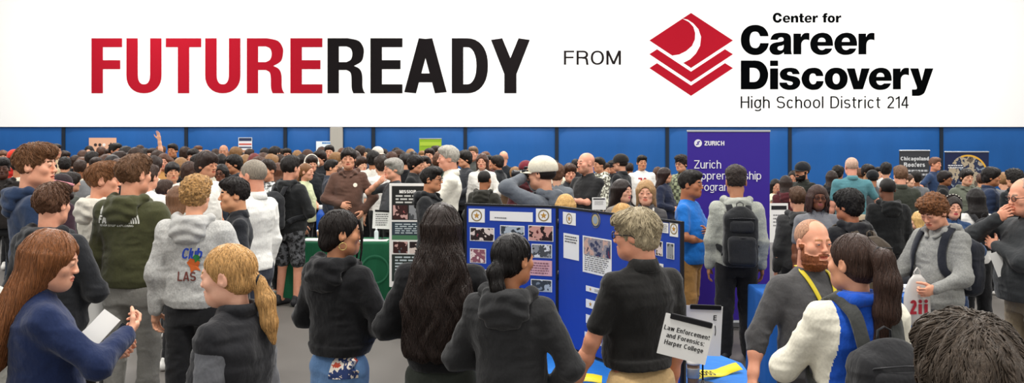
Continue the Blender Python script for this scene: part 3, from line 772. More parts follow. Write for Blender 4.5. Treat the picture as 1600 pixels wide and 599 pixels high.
# ---- hair styles, in head space
def hair_prims(style):
    shell = lambda t=.011, tz=.012: [ell((0, .016, .038), (.076 + t, .096 + t, .084 + tz), .02)]
    face = [plane((0, -.63, -.77), -.0135)]      # keeps what is above and behind the hairline
    back = [ell((0, .062, -.045), (.062, .040, .05), .03)]
    if style == 'receding': return shell(.003, .002) + [plane((0, -.80, -.60), .012), ell((0, -.075, .085), (.050, .075, .05), .02, '-')]
    if style == 'updo': return [ell((0, .018, .036), (.084, .105, .094), .02), ell((0, .055, -.03), (.066, .056, .045), .03), ell((0, .080, -.050), (.050, .042, .042), .03), ell((0, -.118, -.035), (.072, .085, .100), .012, '-'), plane((0, -.72, -.69), -.020)] + [g for s in (-1, 1) for g in chain([(s*.050, -.080, .070), (s*.062, -.092, .01), (s*.060, -.092, -.07), (s*.056, -.085, -.14)], [.009, .007, .006, .004], .004)]
    if style == 'buzz': return shell(.003, .003) + face
    if style == 'short': return shell(.008, .014) + [ell((0, -.02, .088), (.072, .078, .040), .025)] + back[:0] + [plane((0, -.66, -.75), -.0125)]
    if style == 'crop': return [ell((0, .02, .032), (.083, .104, .090), .02), ell((0, -.018, .085), (.076, .084, .046), .02), ell((0, -.07, .075), (.055, .030, .028), .02), plane((0, -.60, -.80), -.016)]
    if style == 'bangs': return [ell((0, .018, .036), (.089, .108, .098), .02), ell((0, .05, -.02), (.074, .068, .062), .03), ell((0, -.058, .062), (.070, .045, .038), .02), ell((0, -.115, -.042), (.075, .085, .090), .01, '-'), plane((0, -.35, -.94), -.050)]
    if style == 'mop': return [ell((0, .016, .044), (.094, .112, .102), .02), ell((0, .055, -.02), (.080, .066, .060), .03), ell((0, -.05, .075), (.08, .06, .05), .02), ell((0, -.122, -.050), (.078, .088, .092), .01, '-'), plane((0, -.3, -.95), -.064)]
    if style == 'curly': return [ell((0, .016, .050), (.094, .112, .098), .02), ell((0, .05, 0), (.082, .066, .062), .03), ell((0, -.045, .09), (.083, .066, .050), .02), ell((0, -.125, -.045), (.078, .085, .092), .01, '-'), plane((0, -.42, -.91), -.040)]
    if style == 'fade': return [ell((0, .014, .075), (.082, .098, .070), .02), ell((0, -.03, .085), (.080, .075, .055), .02), ell((0, .016, .034), (.079, .100, .086), .006), plane((0, -.50, -.87), -.010)]
    if style in ('bob', 'shoulder', 'long', 'verylong', 'wavy'):
        L = {'bob': -.13, 'shoulder': -.24, 'long': -.34, 'verylong': -.47, 'wavy': -.60}[style]
        w = {'bob': 1.0, 'shoulder': 1.05, 'long': 1.05, 'verylong': 1.2, 'wavy': 1.9}[style]
        bk = .045 if L < -.3 else (.02 if L < -.2 else 0)
        P = [ell((0, .016, .038), (.091, .110, .097), .02),
             loft([(L, .045*w, .022, .10+bk), (L+.03, .085*w, .042, .095+bk), (L*.55, .096*w, .058, .078+bk), (-.16 if L < -.3 else L*.45, .098*w**.4, .070, .062+bk*.7), (-.05, .095, .085, .045), (.03, .088, .10, .025)], .04, 2.2)]
        P += [ell((0, -.118, -.035), (.064, .095, .100), .012, '-'), ell((0, .01, -.22), (.062, .055, .13), .02, '-')]
        return P
    if style in ('ponytail', 'lowtail', 'tied', 'bun'):
        P = [ell((0, .018, .036), (.083, .104, .093), .02), ell((0, .055, -.03), (.066, .056, .045), .03)]
        P += [ell((0, -.118, -.035), (.072, .085, .100), .012, '-'), plane((0, -.72, -.69), -.020)]
        if style == 'ponytail': P += chain([(0, .10, .055), (0, .150, .035), (0, .172, -.06), (.0, .165, -.18), (.008, .155, -.30), (.01, .150, -.36)], [.030, .040, .050, .050, .036, .012], .02, (1, 1.0, 1))
        if style == 'lowtail': P += chain([(0, .10, -.015), (0, .128, -.03), (0, .150, -.10), (0, .158, -.19), (0, .17, -.27)], [.026, .024, .036, .032, .008], .015)
        if style == 'tied': P += chain([(0, .10, -.02), (0, .125, -.04), (-.02, .13, -.11), (-.03, .12, -.22)], [.034, .036, .030, .010], .02)
        if style == 'bun': P += [ell((0, .10, -.03), (.045, .04, .038), .02)]
        return P
    if style == 'locs':
        P = [ell((0, .016, .04), (.088, .106, .092), .015), ell((0, -.118, -.045), (.070, .090, .095), .008, '-')]
        r = random.Random(3)
        for i in range(32):
            a = math.radians(40 + 280 * i / 31); sx, sy = math.sin(a), -math.cos(a)
            p0 = (sx*.075, .016 + sy*.085, .06 + r.uniform(-.01, .02)); L = r.uniform(.10, .17)
            P += chain([p0, (sx*.100, .016+sy*.108, .01), (sx*.104 + r.uniform(-.01, .01), .02+sy*.10, -.04 - L*.3), (sx*.100 + r.uniform(-.012, .012), .03+sy*.085, -.04-L*.7)], [.012, .011, .0095, .007], .003)
        return P
    if style == 'rim': return [ell((0, .018, .010), (.0825, .102, .062), .02), ell((0, -.10, .0), (.2, .105, .2), .01, '-'), plane((0, -.2, .98), -.045), plane((0, -.63, -.77), -.012)]
    if style == 'sidepart': return [ell((0, .020, .036), (.090, .108, .096), .02), ell((0, .052, -.025), (.076, .064, .052), .03), ell((.02, -.045, .075), (.075, .055, .038), .02), ell((0, -.122, -.045), (.072, .085, .095), .01, '-'), plane((0, -.50, -.86), -.035)]
    raise ValueError(style)
def hair_mesh(style, lod, h=None):
    def mk():
        V, Q = surface(hair_prims(style), h or LOD[lod]['hair'])
        th = np.arctan2(V[:, 0], -(V[:, 1] - .016)); zz = V[:, 2]
        if style in ('curly', 'fade'):
            am = .016 if style == 'curly' else .008
            V = displace(V, Q, lambda v: am * (vnoise(v * 62) - .4) + am * .6 * (vnoise(v * 130) - .5))
        elif style in ('buzz', 'rim', 'receding'): V = displace(V, Q, lambda v: .001 * vnoise(v * 300))
        elif style == 'locs': pass
        elif style == 'wavy': V = displace(V, Q, lambda v: .015 * (vnoise(np.stack([v[:, 0]*34 + np.sin(v[:, 2]*28)*.9, v[:, 1]*30, v[:, 2]*7], 1)) - .5) * np.clip(-v[:, 2]*5+.6, .3, 1.4) + .005*(vnoise(np.stack([v[:, 0]*110, v[:, 1]*80, v[:, 2]*12], 1))-.5))
        elif style in ('bob', 'shoulder', 'long', 'verylong', 'ponytail', 'lowtail', 'tied', 'bun', 'updo'):
            am = .45 if style in ('ponytail', 'lowtail', 'tied', 'bun', 'updo') else 1
            V = displace(V, Q, lambda v: am * .009 * (vnoise(np.stack([v[:, 0]*40, v[:, 1]*40, v[:, 2]*6], 1)) - .5) + .0035 * (vnoise(np.stack([v[:, 0]*130, v[:, 1]*130, v[:, 2]*12], 1)) - .5))
        else:   # tufts running back from the forehead
            V = displace(V, Q, lambda v: .013 * (vnoise(np.stack([th*7 + v[:, 1]*10, np.hypot(v[:, 0], v[:, 1])*14, zz*22], 1)) - .45) + .006 * (vnoise(v * 95) - .5))
        return V, Q
    return cached(('hair', style, lod, h), mk)

def locks(V, Q, n, seed, L, r, sel=None, wave=0.0, jitter=.3, radial=False, lift=.002):
    """tapering hair locks that follow the hair surface downwards (or outwards from the crown)"""
    rr = random.Random(seed)
    bv = BVHTree.FromPolygons([tuple(x) for x in V], [tuple(int(i) for i in q) for q in Q])
    c = V[Q].mean(1); ok = np.where(sel(c))[0] if sel is not None else np.arange(len(Q))
    mb = MB()
    for _ in range(n):
        p = Vector(c[ok[rr.randrange(len(ok))]]); pts = []; l = L * rr.uniform(.55, 1.2); steps = max(6, int(l / .014)); ph = rr.uniform(0, 6.3)
        jx, jy = rr.uniform(-jitter, jitter), rr.uniform(-jitter, jitter)
        rad = r * rr.uniform(.6, 1.3)
        for k in range(steps):
            hit = bv.find_nearest(p)
            if hit[0] is None: break
            q, nn = hit[0], hit[1]
            pts.append(q + nn * (lift + rad * .15))
            g = Vector((jx, jy, -1))
            if radial: g = Vector((q.x + jx * .05, q.y - .03 + jy * .05, 0)).normalized() * 1.2 + Vector((0, 0, -.6))
            if wave: g += Vector((math.sin(ph + k * .55) * wave, math.cos(ph + k * .55) * wave * .5, 0))
            g = g - nn * g.dot(nn)
            if g.length < .05: break
            p = q + g.normalized() * (l / steps)
        if len(pts) < 4: continue
        m = len(pts); mb.tube(pts, [rad * (.35 + .65 * min(1, 4 * t / m)) * (1 - max(0, (t / (m-1) - .55)) * 1.9) + .0004 for t in range(m)], 5, 0, .55)
    return mb

# ---- clothing
def folds(v, amp=1.0, dz=0):
    q = np.stack([v[:, 0]*8 + v[:, 2]*2.2, v[:, 1]*8, v[:, 2]*11], 1)
    q2 = np.stack([v[:, 0]*13 + v[:, 2]*5, v[:, 1]*13, v[:, 2]*24 + 7], 1)
    r = 1 - np.abs(2 * vnoise(q2) - 1)
    return amp * (.016 * (vnoise(q) - .5) + .009 * (r - .5) * (.4 + vnoise(q * .7 + 31)))
def top_mesh(kind, sk, bw, fat, length, lod, key):
    def mk():
        dz = sk['dz']; loose = {'hoodie': 1.0, 'sweat': .95, 'tee': .86, 'polo': .86, 'shirt': .90, 'jacket': 1.0, 'puffer': 1.12, 'vest': 1.02, 'dress': .9}[kind]
        w = bw * loose; d = (.142 + .02 * fat) * (loose + .08); b = .012 + .05 * fat; hem = .87 - length
        if dz: hem = .90
        ins = .93 if kind in ('hoodie', 'sweat', 'puffer') else 1.0
        P = [loft([(hem, .180*w*ins*(1+.1*fat), d*ins, -.01 - b*.4), (hem+.05, .188*w*(1+.12*fat), d*1.0, -.012-b*.6), (1.02, .176*w*(1+.16*fat), d*.98, -.012 - b), (1.15, .176*w*(1+.12*fat), d*.97, -.01 - b*.8), (1.29, .190*w, d*.95, -.002), (1.35, .186*w, d*.86, .005), (1.395, .160*w, d*.72, .010), (1.432, .118*w, d*.58, .016), (1.462, .078*w, .070, .022), (1.482, .066, .066, .024)], .03, 2.35)]
        P[0]['p'][:, 0] = np.where(P[0]['p'][:, 0] == hem, hem, P[0]['p'][:, 0] + dz)
        lng = kind not in ('tee', 'polo', 'vest')
        rs = .064 * loose * (.75 + .25 * bw)
        for s_ in (-1, 1): P += [cap((s_*.055, .02, 1.445 + dz), (s_*.165*bw, .012, 1.392 + dz), .030*loose, .046*loose, .05)]
        for n in 'LR':
            S, E, W = sk['S'+n], sk['E'+n], sk['W'+n]; u = (W - E)
            if kind == 'vest': P += [cap(S, S + (E - S) * .02, rs * .98, rs * .96, .02)]; continue
            if lng:
                end = E + u * {'hoodie': .95, 'shirt': .97, 'sweat': .95, 'jacket': .97, 'puffer': .95, 'dress': .9}.get(kind, .95)
                if key and 'rolled' in key: end = E + u * .28
                P += chain([S, E, end], [rs, max(rs * .88, .056), max(rs * .64, .043) if not (key and 'rolled' in key) else rs*.82], .05)
                if not (key and 'rolled' in key): P += [cap(end - u.normalized() * .045, end, rs * .60, rs * .54, .02)]
            else:
                e2 = S + (E - S) * (.74 if kind == 'tee' else .70); P += [cap(S, e2, rs * 1.0, rs * .98, .05)]
        # neck opening
        P += [cap((0, .030, 1.48 + dz), (0, .018, 1.60 + dz), .057, .066, .004, None, '-')]
        if kind == 'puffer':
            for z in (.95, 1.03, 1.11, 1.19, 1.27, 1.35): pass
        V, Q = surface(P, LOD[lod]['cloth'])
        fa = {'puffer': 1.3, 'vest': 1.2, 'polo': .7, 'shirt': .9, 'tee': .8}.get(kind, 1.0)
        # cuts: sleeve ends are round caps; fine
        V = displace(V, Q, lambda v: folds(v, fa) * np.clip((v[:, 2] - hem) * 12, .2, 1) + (.007 * np.abs(np.sin((v[:, 2] + .3 * v[:, 1]) * 38)) if kind in ('puffer', 'vest') else 0))
        return V, Q
    return mk()
def hood_mesh(sk, bw, lod):
    dz = sk['dz']
    P = chain([(-.030, -.110, 1.405+dz), (-.084, -.050, 1.452+dz), (-.106, .030, 1.468+dz), (-.078, .100, 1.464+dz), (0, .128, 1.458+dz), (.078, .100, 1.464+dz), (.106, .030, 1.468+dz), (.084, -.050, 1.452+dz), (.030, -.110, 1.405+dz)], [.010, .022, .034, .038, .038, .038, .034, .022, .010], .02)
    P += [ell((0, .128, 1.400+dz), (.124, .048, .074), .03, rx=-.15), ell((0, .134, 1.350+dz), (.082, .036, .050), .03)]
    P += [ell((0, .045, 1.50+dz), (.064, .066, .036), .01, '-')]
    V, Q = surface(P, LOD[lod]['cloth'] * .8)
    return displace(V, Q, lambda v: folds(v, .9) + .005 * np.sin(v[:, 2] * 90 + v[:, 0] ** 2 * 300)), Q
def collar_mesh(sk, stand=False):
    """folded shirt collar or a standing one"""
    dz = sk['dz']; n = 40; v = []
    for i in range(n + 1):
        a = math.radians(-155 + 310 * i / n); sx, sy = math.sin(a), math.cos(a); fr = max(0, -sy)
        y0 = .026 - .018 * fr
        for k, (r, z) in enumerate(((.0625, 1.462), (.0610, 1.500), (.0640, 1.510), (.0740, 1.484 if not stand else 1.515), (.0830, 1.452 if not stand else 1.49), (.077, 1.446 if not stand else 1.47), (.068, 1.460))):
            drop = (.028 * fr ** 2) + (.010 if k in (3, 4, 5) else 0) * fr
            v.append((sx * r, y0 + sy * r, z + dz - drop))
    m = 7; f = [(i*m+k, i*m+(k+1) % m, (i+1)*m+(k+1) % m, (i+1)*m+k) for i in range(n) for k in range(m)] + [tuple(range(m-1, -1, -1)), tuple(range(n*m, n*m+m))]
    mb = MB(); mb.add(v, f, 0, True); return mb
def pants_mesh(kind, sk, bw, lod):
    sit = sk['dz'] < 0; slim = {'jeans': .95, 'trousers': 1.0, 'sweats': 1.12, 'wide': 1.28, 'shorts': 1.22}[kind]
    P = []
    if not sit: P += [loft([(.78, .150*bw, .108, -.004), (.87, .162*bw, .112, -.006), (.93, .148*bw, .098, -.012), (.99, .120*bw, .075, -.018)], .05)]
    else: P += [ell((0, .0, .53), (.175*bw, .14, .11), .03)]
    for n in 'LR':
        H, K, A = sk['H'+n], sk['K'+n], sk['A'+n]
        if kind == 'shorts': P += [cap(H, K + (H-K)*.10, .095*bw, .088, .03)]
        else: P += chain([H, K, A + Vector((0, 0, .0))], [.090*bw*(.9+.1*slim), .066*slim, .055*slim], .03)
    V, Q = surface(P, LOD[lod]['cloth'])
    return displace(V, Q, lambda v: folds(v, .9) * np.clip(1.4 - v[:, 2] * .6, .6, 1.3)), Q
def shoe_mesh():
    V, Q = surface([ell((0, .035, .045), (.042, .052, .045), .02), ell((0, -.06, .034), (.043, .095, .036), .03), ell((0, -.12, .03), (.040, .06, .03), .02), cap((0, .03, .05), (0, .02, .10), .040, .038, .02), plane((0, 0, -1), .004)], .009)
    return V, Q

def up_to_mesh(key, fn, name):
    k = ('mesh', key)
    if k not in CACHE:
        r = fn(); CACHE[k] = to_mesh(name, *r)
    return CACHE[k]

def eye_obj(root, p, sk, s, kk):
    R, t = head_frame(p, sk)
    mb = MB(); c = np.array((s*.031, -.0775, .0045)) ; r = .0125
    # eyeball with iris and pupil as raised discs
    n = 14; M = Matrix.Translation(Vector(R @ c + np.array(t)))
    Rm = Matrix([[R[i][j] for j in range(3)] for i in range(3)]).to_4x4(); T = M @ Rm
    rings = [(0.0005, -r*.998), (.0034, -r*.985), (.0035, -r*.975), (.0070, -r*.88), (.0071, -r*.865), (.0095, -r*.68), (.0122, -r*.3), (.0128, 0), (.009, r*.7), (.0005, r)]
    mats = [2, 2, 1, 1, 0, 0, 0, 0, 0]
    v = []
    for rad, y in rings:
        for k in range(n):
            a = 2*PI*k/n; v.append(T @ Vector((math.cos(a)*rad, y, math.sin(a)*rad*.50)))
    for i in range(len(rings)-1): pass
    f = []; mi = []
    for i in range(len(rings)-1):
        for k in range(n): f.append((i*n+k, i*n+(k+1) % n, (i+1)*n+(k+1) % n, (i+1)*n+k)); mi.append(mats[i])
    o = 0
    mb.v = [tuple(x) for x in v]; mb.f = f; mb.m = mi; mb.sm = [True]*len(f)
    return mb.build('eye', [mat('paint', '#b5aaa0', rough=.3), mat('paint', p.get('iris', '#3a2a1c'), rough=.2), mat('paint', '#0a0808', rough=.15)], root)

PEOPLE = []
def person(px, top, s, face, label, hair=('short', '#2a211b'), wear=('hoodie', '#222224'), legs=('trousers', '#1b1b1d'), skin='#c58f6e', sex='m',
           yaw=0, pitch=0, tilt=0, arms=('down', 'down'), bw=1.0, fat=0, beard=None, hs=1.05, shoe='#e6e4df', length=0.0, sit=0, lod=None, H=None,
           group=None, glasses=None, locks_=None, key='', hood=None, iris='#3a2a1c', undershirt=None, lips=None, beardcol=None, cap_=None, dx=0, brow=None):
    p = dict(locals()); p['cap'] = cap_
    if lod is None: p['lod'] = 'near' if s >= 195 else ('mid' if s >= 96 else 'far')
    lod = p['lod']
    z = H or (HC - (top - YH) / s)
    if sit: k = z / (1.30)
    else: k = z / (1.732 + .235 * (hs - 1) * .55 + {'mop': .012, 'curly': .02}.get(hair[0], .006) if hair else 1.75)
    x, y = at(px, s)
    x -= math.sin(math.radians(face)) * .035 * k
    sk = skeleton(arms, bw, sit)
    if cap_: hair = ('rim', hair[1])
    p['sk'] = sk; p['k'] = k
    V, Q, mi = (lambda kk: cached(kk, lambda: body_mesh(p, sk, lod)))(('body', arms, bw, sit, sex, fat, beard, yaw, pitch, tilt, hs, lod))
    hc = hair[1] if hair else '#4a3a30'
    key0 = ('body', arms, bw, sit, sex, fat, beard, yaw, pitch, tilt, hs, lod)
    skm = mat('skin', skin)
    lipc = lips or tuple_hex(skin, (.90, .70, .68)); brc = brow or tuple_hex(hc, (.8, .8, .8)) if hair else '#5a4436'
    root = link('person', up_to_mesh(key0, lambda: (V, Q, mi), 'person_body'), [skm, mat('skin', lipc), mat('paint', brc, rough=.8), mat('hair', beardcol or hc, var=.3)])
    root.location = (x, y, 0); root.rotation_euler = (0, 0, math.radians(face)); root.scale = (k, k, k)
    tag(root, label, 'person', group)
    P = dict(root=root, sk=sk, k=k, p=p, x=x, y=y)
    R, t = head_frame(p, sk)
    if hair:
        hv = hair_mesh(hair[0], lod); Vh = xform(hv[0], R, t)
        extra = locks_
        if lod == 'near' and extra is None and hair[0] not in ('buzz', 'rim', 'locs', 'curly', 'fade', 'receding'):
            extra = dict(n=420, L=.05, r=.0024, radial=True, sel='top', jitter=.5, lift=.0005)
        Vx, Qx = Vh, hv[1]
        if extra and lod == 'near':
            e = dict(extra); sel = e.pop('sel', None); fn = {'top': lambda c: c[:, 2] > -.03, None: None, 'crown': lambda c: c[:, 2] > .02, 'all': None}[sel]
            mb = locks(hv[0], hv[1], e.pop('n'), hash_(px), e.pop('L'), e.pop('r'), fn, **e)
            me = to_mesh('hair', Vh, hv[1]); vv = [tuple(R @ np.array(q) + np.array(t)) for q in mb.v]
            base = [tuple(q) for q in Vh]; me = bpy.data.meshes.new('hair')
            me.from_pydata(base + vv, [], [tuple(int(i) for i in q) for q in hv[1]] + [tuple(i + len(base) for i in f) for f in mb.f]); me.update()
            me.polygons.foreach_set('use_smooth', np.ones(len(me.polygons), bool))
        else: me = up_to_mesh(('hairm', hair[0], lod, yaw, pitch, tilt, hs, sit), lambda: (Vh, hv[1]), 'hair')
        P['hair'] = link('hair', me, mat('curls' if hair[0] in ('curly', 'fade') else 'hair', hair[1], **({'rough': .3} if hair[0] in ('ponytail', 'lowtail', 'tied', 'bun', 'long', 'verylong', 'wavy') else {})), root)
    kind, col = wear[0], wear[1]
    tk = ('top', kind, arms, bw, fat, length, lod, key, sit)
    if tk not in CACHE: CACHE[tk] = top_mesh(kind, sk, bw, fat, length, lod, key)
    nm = {'hoodie': 'hoodie', 'sweat': 'sweatshirt', 'tee': 'tee_shirt', 'polo': 'polo_shirt', 'shirt': 'shirt', 'jacket': 'jacket', 'puffer': 'puffer_jacket', 'vest': 'vest', 'dress': 'top'}[kind]
    mk = wear[2] if len(wear) > 2 else 'fabric'; mt = mat(mk, col) if mk != 'heather' else mat('fabric', col, heather=.2)
    P['top'] = link(nm, up_to_mesh(tk, lambda: CACHE[tk], nm), mt, root); P['topVQ'] = CACHE[tk]
    if undershirt: # sleeves seen under a vest
        tk2 = ('top', 'sweat', arms, bw * .93, fat, length, lod, key, sit)
        if tk2 not in CACHE: CACHE[tk2] = top_mesh('sweat', sk, bw * .93, fat, length - .0, lod, key)
        link('undershirt', up_to_mesh(tk2, lambda: CACHE[tk2], 'undershirt'), mat('fabric', undershirt), root)
    if hood or (hood is None and kind in ('hoodie',)):
        P['hood'] = link('hood', up_to_mesh(('hood', lod, sit), lambda: hood_mesh(sk, bw, lod), 'hood'), mat(mk if mk != 'heather' else 'fabric', hood if isinstance(hood, str) else col), P['top'])
    if kind in ('polo', 'shirt') and lod != 'far' or kind in ('jacket', 'vest', 'puffer') and not hood:
        ck = ('mesh', 'collar', sit, kind in ('puffer', 'vest'))
        mbc = collar_mesh(sk, kind in ('puffer', 'vest')); 
        if ck not in CACHE:
            o = mbc.build('collar', mt, P['top']); CACHE[ck] = o.data
        else: o = link('collar', CACHE[ck], mt, P['top'])
        if abs(bw) > 1.04: o.scale = (1.06, 1.06, 1)
    lk = ('legs', legs[0], bw, lod, sit)
    P['legs'] = link({'jeans': 'jeans', 'trousers': 'trousers', 'sweats': 'sweatpants', 'wide': 'trousers', 'shorts': 'shorts'}[legs[0]], up_to_mesh(lk, lambda: pants_mesh(legs[0], sk, bw, lod), 'legs'), mat(legs[2] if len(legs) > 2 else 'fabric', legs[1]), root)
    if lod != 'far':
        for n in 'LR':
            o = link('shoe', up_to_mesh('shoe', shoe_mesh, 'shoe'), mat('paint', shoe, rough=.6), root); a = sk['A'+n]; o.location = (a.x, a.y, 0)
        if abs(((face + yaw + 180) % 360) - 180) < 118:
            for s_ in (-1, 1): eye_obj(root, p, sk, s_, k)
    if glasses:
        mb = MB(); Rm = Matrix([[R[i][j] for j in range(3)] for i in range(3)]).to_4x4(); T = Matrix.Translation(Vector(t)) @ Rm
        for s_ in (-1, 1):
            pts = [T @ Vector((s_*.032 + .021*math.cos(a)*1.05, -.099 + .004*abs(math.cos(a)), .004 + .0165*math.sin(a))) for a in [2*PI*i/20 for i in range(21)]]
            mb.tube(pts, .0030, 6); mb.tube([T @ Vector((s_*.054, -.094, .008)), T @ Vector((s_*.074, -.07, .008)), T @ Vector((s_*.086, .01, .008)), T @ Vector((s_*.084, .03, -.006))], .0028, 6)
        mb.tube([T @ Vector((-.011, -.101, .008)), T @ Vector((0, -.106, .010)), T @ Vector((.011, -.101, .008))], .0018, 6)
        gl = mb.build('glasses', mat('paint', glasses, rough=.3), root)
    if cap_:
        V2, Q2 = cached(('cap', lod), lambda: surface([ell((0, .016, .048), (.099, .119, .096), .02), plane((0, .06, -.99), .016), ], .006))
        cp = link('cap', to_mesh('cap', xform(V2, R, t), Q2), mat('fabric', cap_), root)
        fw = -1 if p['cap'] else 1
        mb = MB(); n = 16; v = []
        for zo in (0, -.004):
            for i in range(n + 1):
                a = -1.25 + 2.5 * i / n
                for r_, dz_ in ((.110, 0), (.150, .002), (.188, -.006)):
                    yy = -math.cos(a) * r_ ; v.append(tuple(R @ np.array((math.sin(a) * .096 * (1 if r_ < .1 else .93), yy * (1 if r_ < .1 else 1) + .012, .024 + dz_ + zo - .010 * abs(math.sin(a)))) + np.array(t)))
        m = 3; N1 = (n+1)*m; f = []
        for i in range(n):
            for j in range(2):
                a_, b_, c_, d_ = i*m+j, i*m+j+1, (i+1)*m+j+1, (i+1)*m+j; f += [(a_, b_, c_, d_), (d_+N1, c_+N1, b_+N1, a_+N1)]
            f += [(i*m+2, i*m+2+N1, (i+1)*m+2+N1, (i+1)*m+2)]
        mb.add(v, f, 0, True); mb.build('cap_brim', mat('fabric', cap_), cp)
    PEOPLE.append(P)
    return P
def hash_(x): return int(abs(x) * 7 + 13) % 9973
def tuple_hex(c, f):
    c = c.lstrip('#'); r = [min(255, int(int(c[i:i+2], 16) * f[i//2])) for i in (0, 2, 4)]
    return '#%02x%02x%02x' % tuple(r)

def bvh_of(o): return BVHTree.FromPolygons([v.co[:] for v in o.data.vertices], [tuple(p.vertices) for p in o.data.polygons])
def wrap(P, polys, z0, name, col, side='back', x0=0.0, lift=.004, on='top', m=None, sub=True):
    """a print laid onto the cloth: polygons in (x, z) metres around (x0, z0) on the back or front"""
    bv = bvh_of(P[on]); v, f = polys
    if 'bvh_hood' not in P: P['bvh_hood'] = 1
    sg = 1 if side == 'back' else -1; out = []
    for x, z in v:
        X_ = x0 + (-x if side == 'back' else x); h = bv.ray_cast(Vector((X_, sg * .8, z0 + z)), Vector((0, -sg, 0)))
        y = h[0].y if h[0] is not None else sg * .1
        out.append((X_, y + sg * lift, z0 + z))
    if side == 'back': pass
    mb = MB(); mb.add(out, f, 0, False); return mb.build(name, m or mat('paint', col, rough=.8), P[on])
def subdiv(vf, mx=.012):
    """split long quads so a print can follow the folds"""
    v, f = list(vf[0]), list(vf[1])
    out = []
    for q in f:
        if len(q) != 4: out.append(q); continue
        a, b, c, d = [v[i] for i in q]
        n1 = max(1, int(max(math.dist(a, b), math.dist(d, c)) / mx)); n2 = max(1, int(max(math.dist(b, c), math.dist(a, d)) / mx))
        base = len(v)
        for i in range(n1 + 1):
            for j in range(n2 + 1):
                u, w = i/n1, j/n2
                v.append(tuple(a[k]*(1-u)*(1-w) + b[k]*u*(1-w) + c[k]*u*w + d[k]*(1-u)*w for k in (0, 1)))
        out += [(base+i*(n2+1)+j, base+(i+1)*(n2+1)+j, base+(i+1)*(n2+1)+j+1, base+i*(n2+1)+j+1) for i in range(n1) for j in range(n2)]
    return v, out

def strap(P, pts, width, th, name, m, parent, n=40, on=('top',), lift=.006):
    """a flat ribbon pulled onto the clothes along a rough path"""
    bvs = [bvh_of(P[o]) for o in on if o in P]
    ps = [Vector(q) for q in pts]; L = [0]
    for i in range(1, len(ps)): L.append(L[-1] + (ps[i]-ps[i-1]).length)
    path = []
    for i in range(n + 1):
        d = L[-1] * i / n; j = max(k for k in range(len(L)) if L[k] <= d + 1e-9); j = min(j, len(ps) - 2)
        q = ps[j].lerp(ps[j+1], (d - L[j]) / max(1e-6, L[j+1]-L[j]))
        best = None
        for bv in bvs:
            h = bv.find_nearest(q)
            if h[0] is None: continue
            sd = (q - h[0]).dot(h[1])
            if best is None or sd < best[2]: best = (h[0], h[1], sd)
        path.append((best[0] + best[1] * lift, best[1]) if best[2] < .05 else (q, best[1]))
    # smooth
    for _ in range(3):
        path = [path[0]] + [((path[i-1][0] + path[i][0] * 2 + path[i+1][0]) / 4, (path[i-1][1] + path[i][1] + path[i+1][1]).normalized()) for i in range(1, n)] + [path[-1]]
    v = []
    for i, (q, nn) in enumerate(path):
        d = (path[min(i+1, n)][0] - path[max(i-1, 0)][0]).normalized(); sd = d.cross(nn).normalized(); nn = sd.cross(d).normalized()
        for a, b in ((-.5, 0), (-.42, 1), (.42, 1), (.5, 0)): v.append(q + sd * a * width + nn * b * th)
        v.append(q - nn * .001)
    m5 = 5; f = [(i*m5+k, (i+1)*m5+k, (i+1)*m5+(k+1) % m5, i*m5+(k+1) % m5) for i in range(n) for k in range(m5)] + [tuple(range(m5)), tuple(range(n*m5+m5-1, n*m5-1, -1))]
    mb = MB(); mb.add(v, f, 0, True)
    return mb.build(name, m, parent)

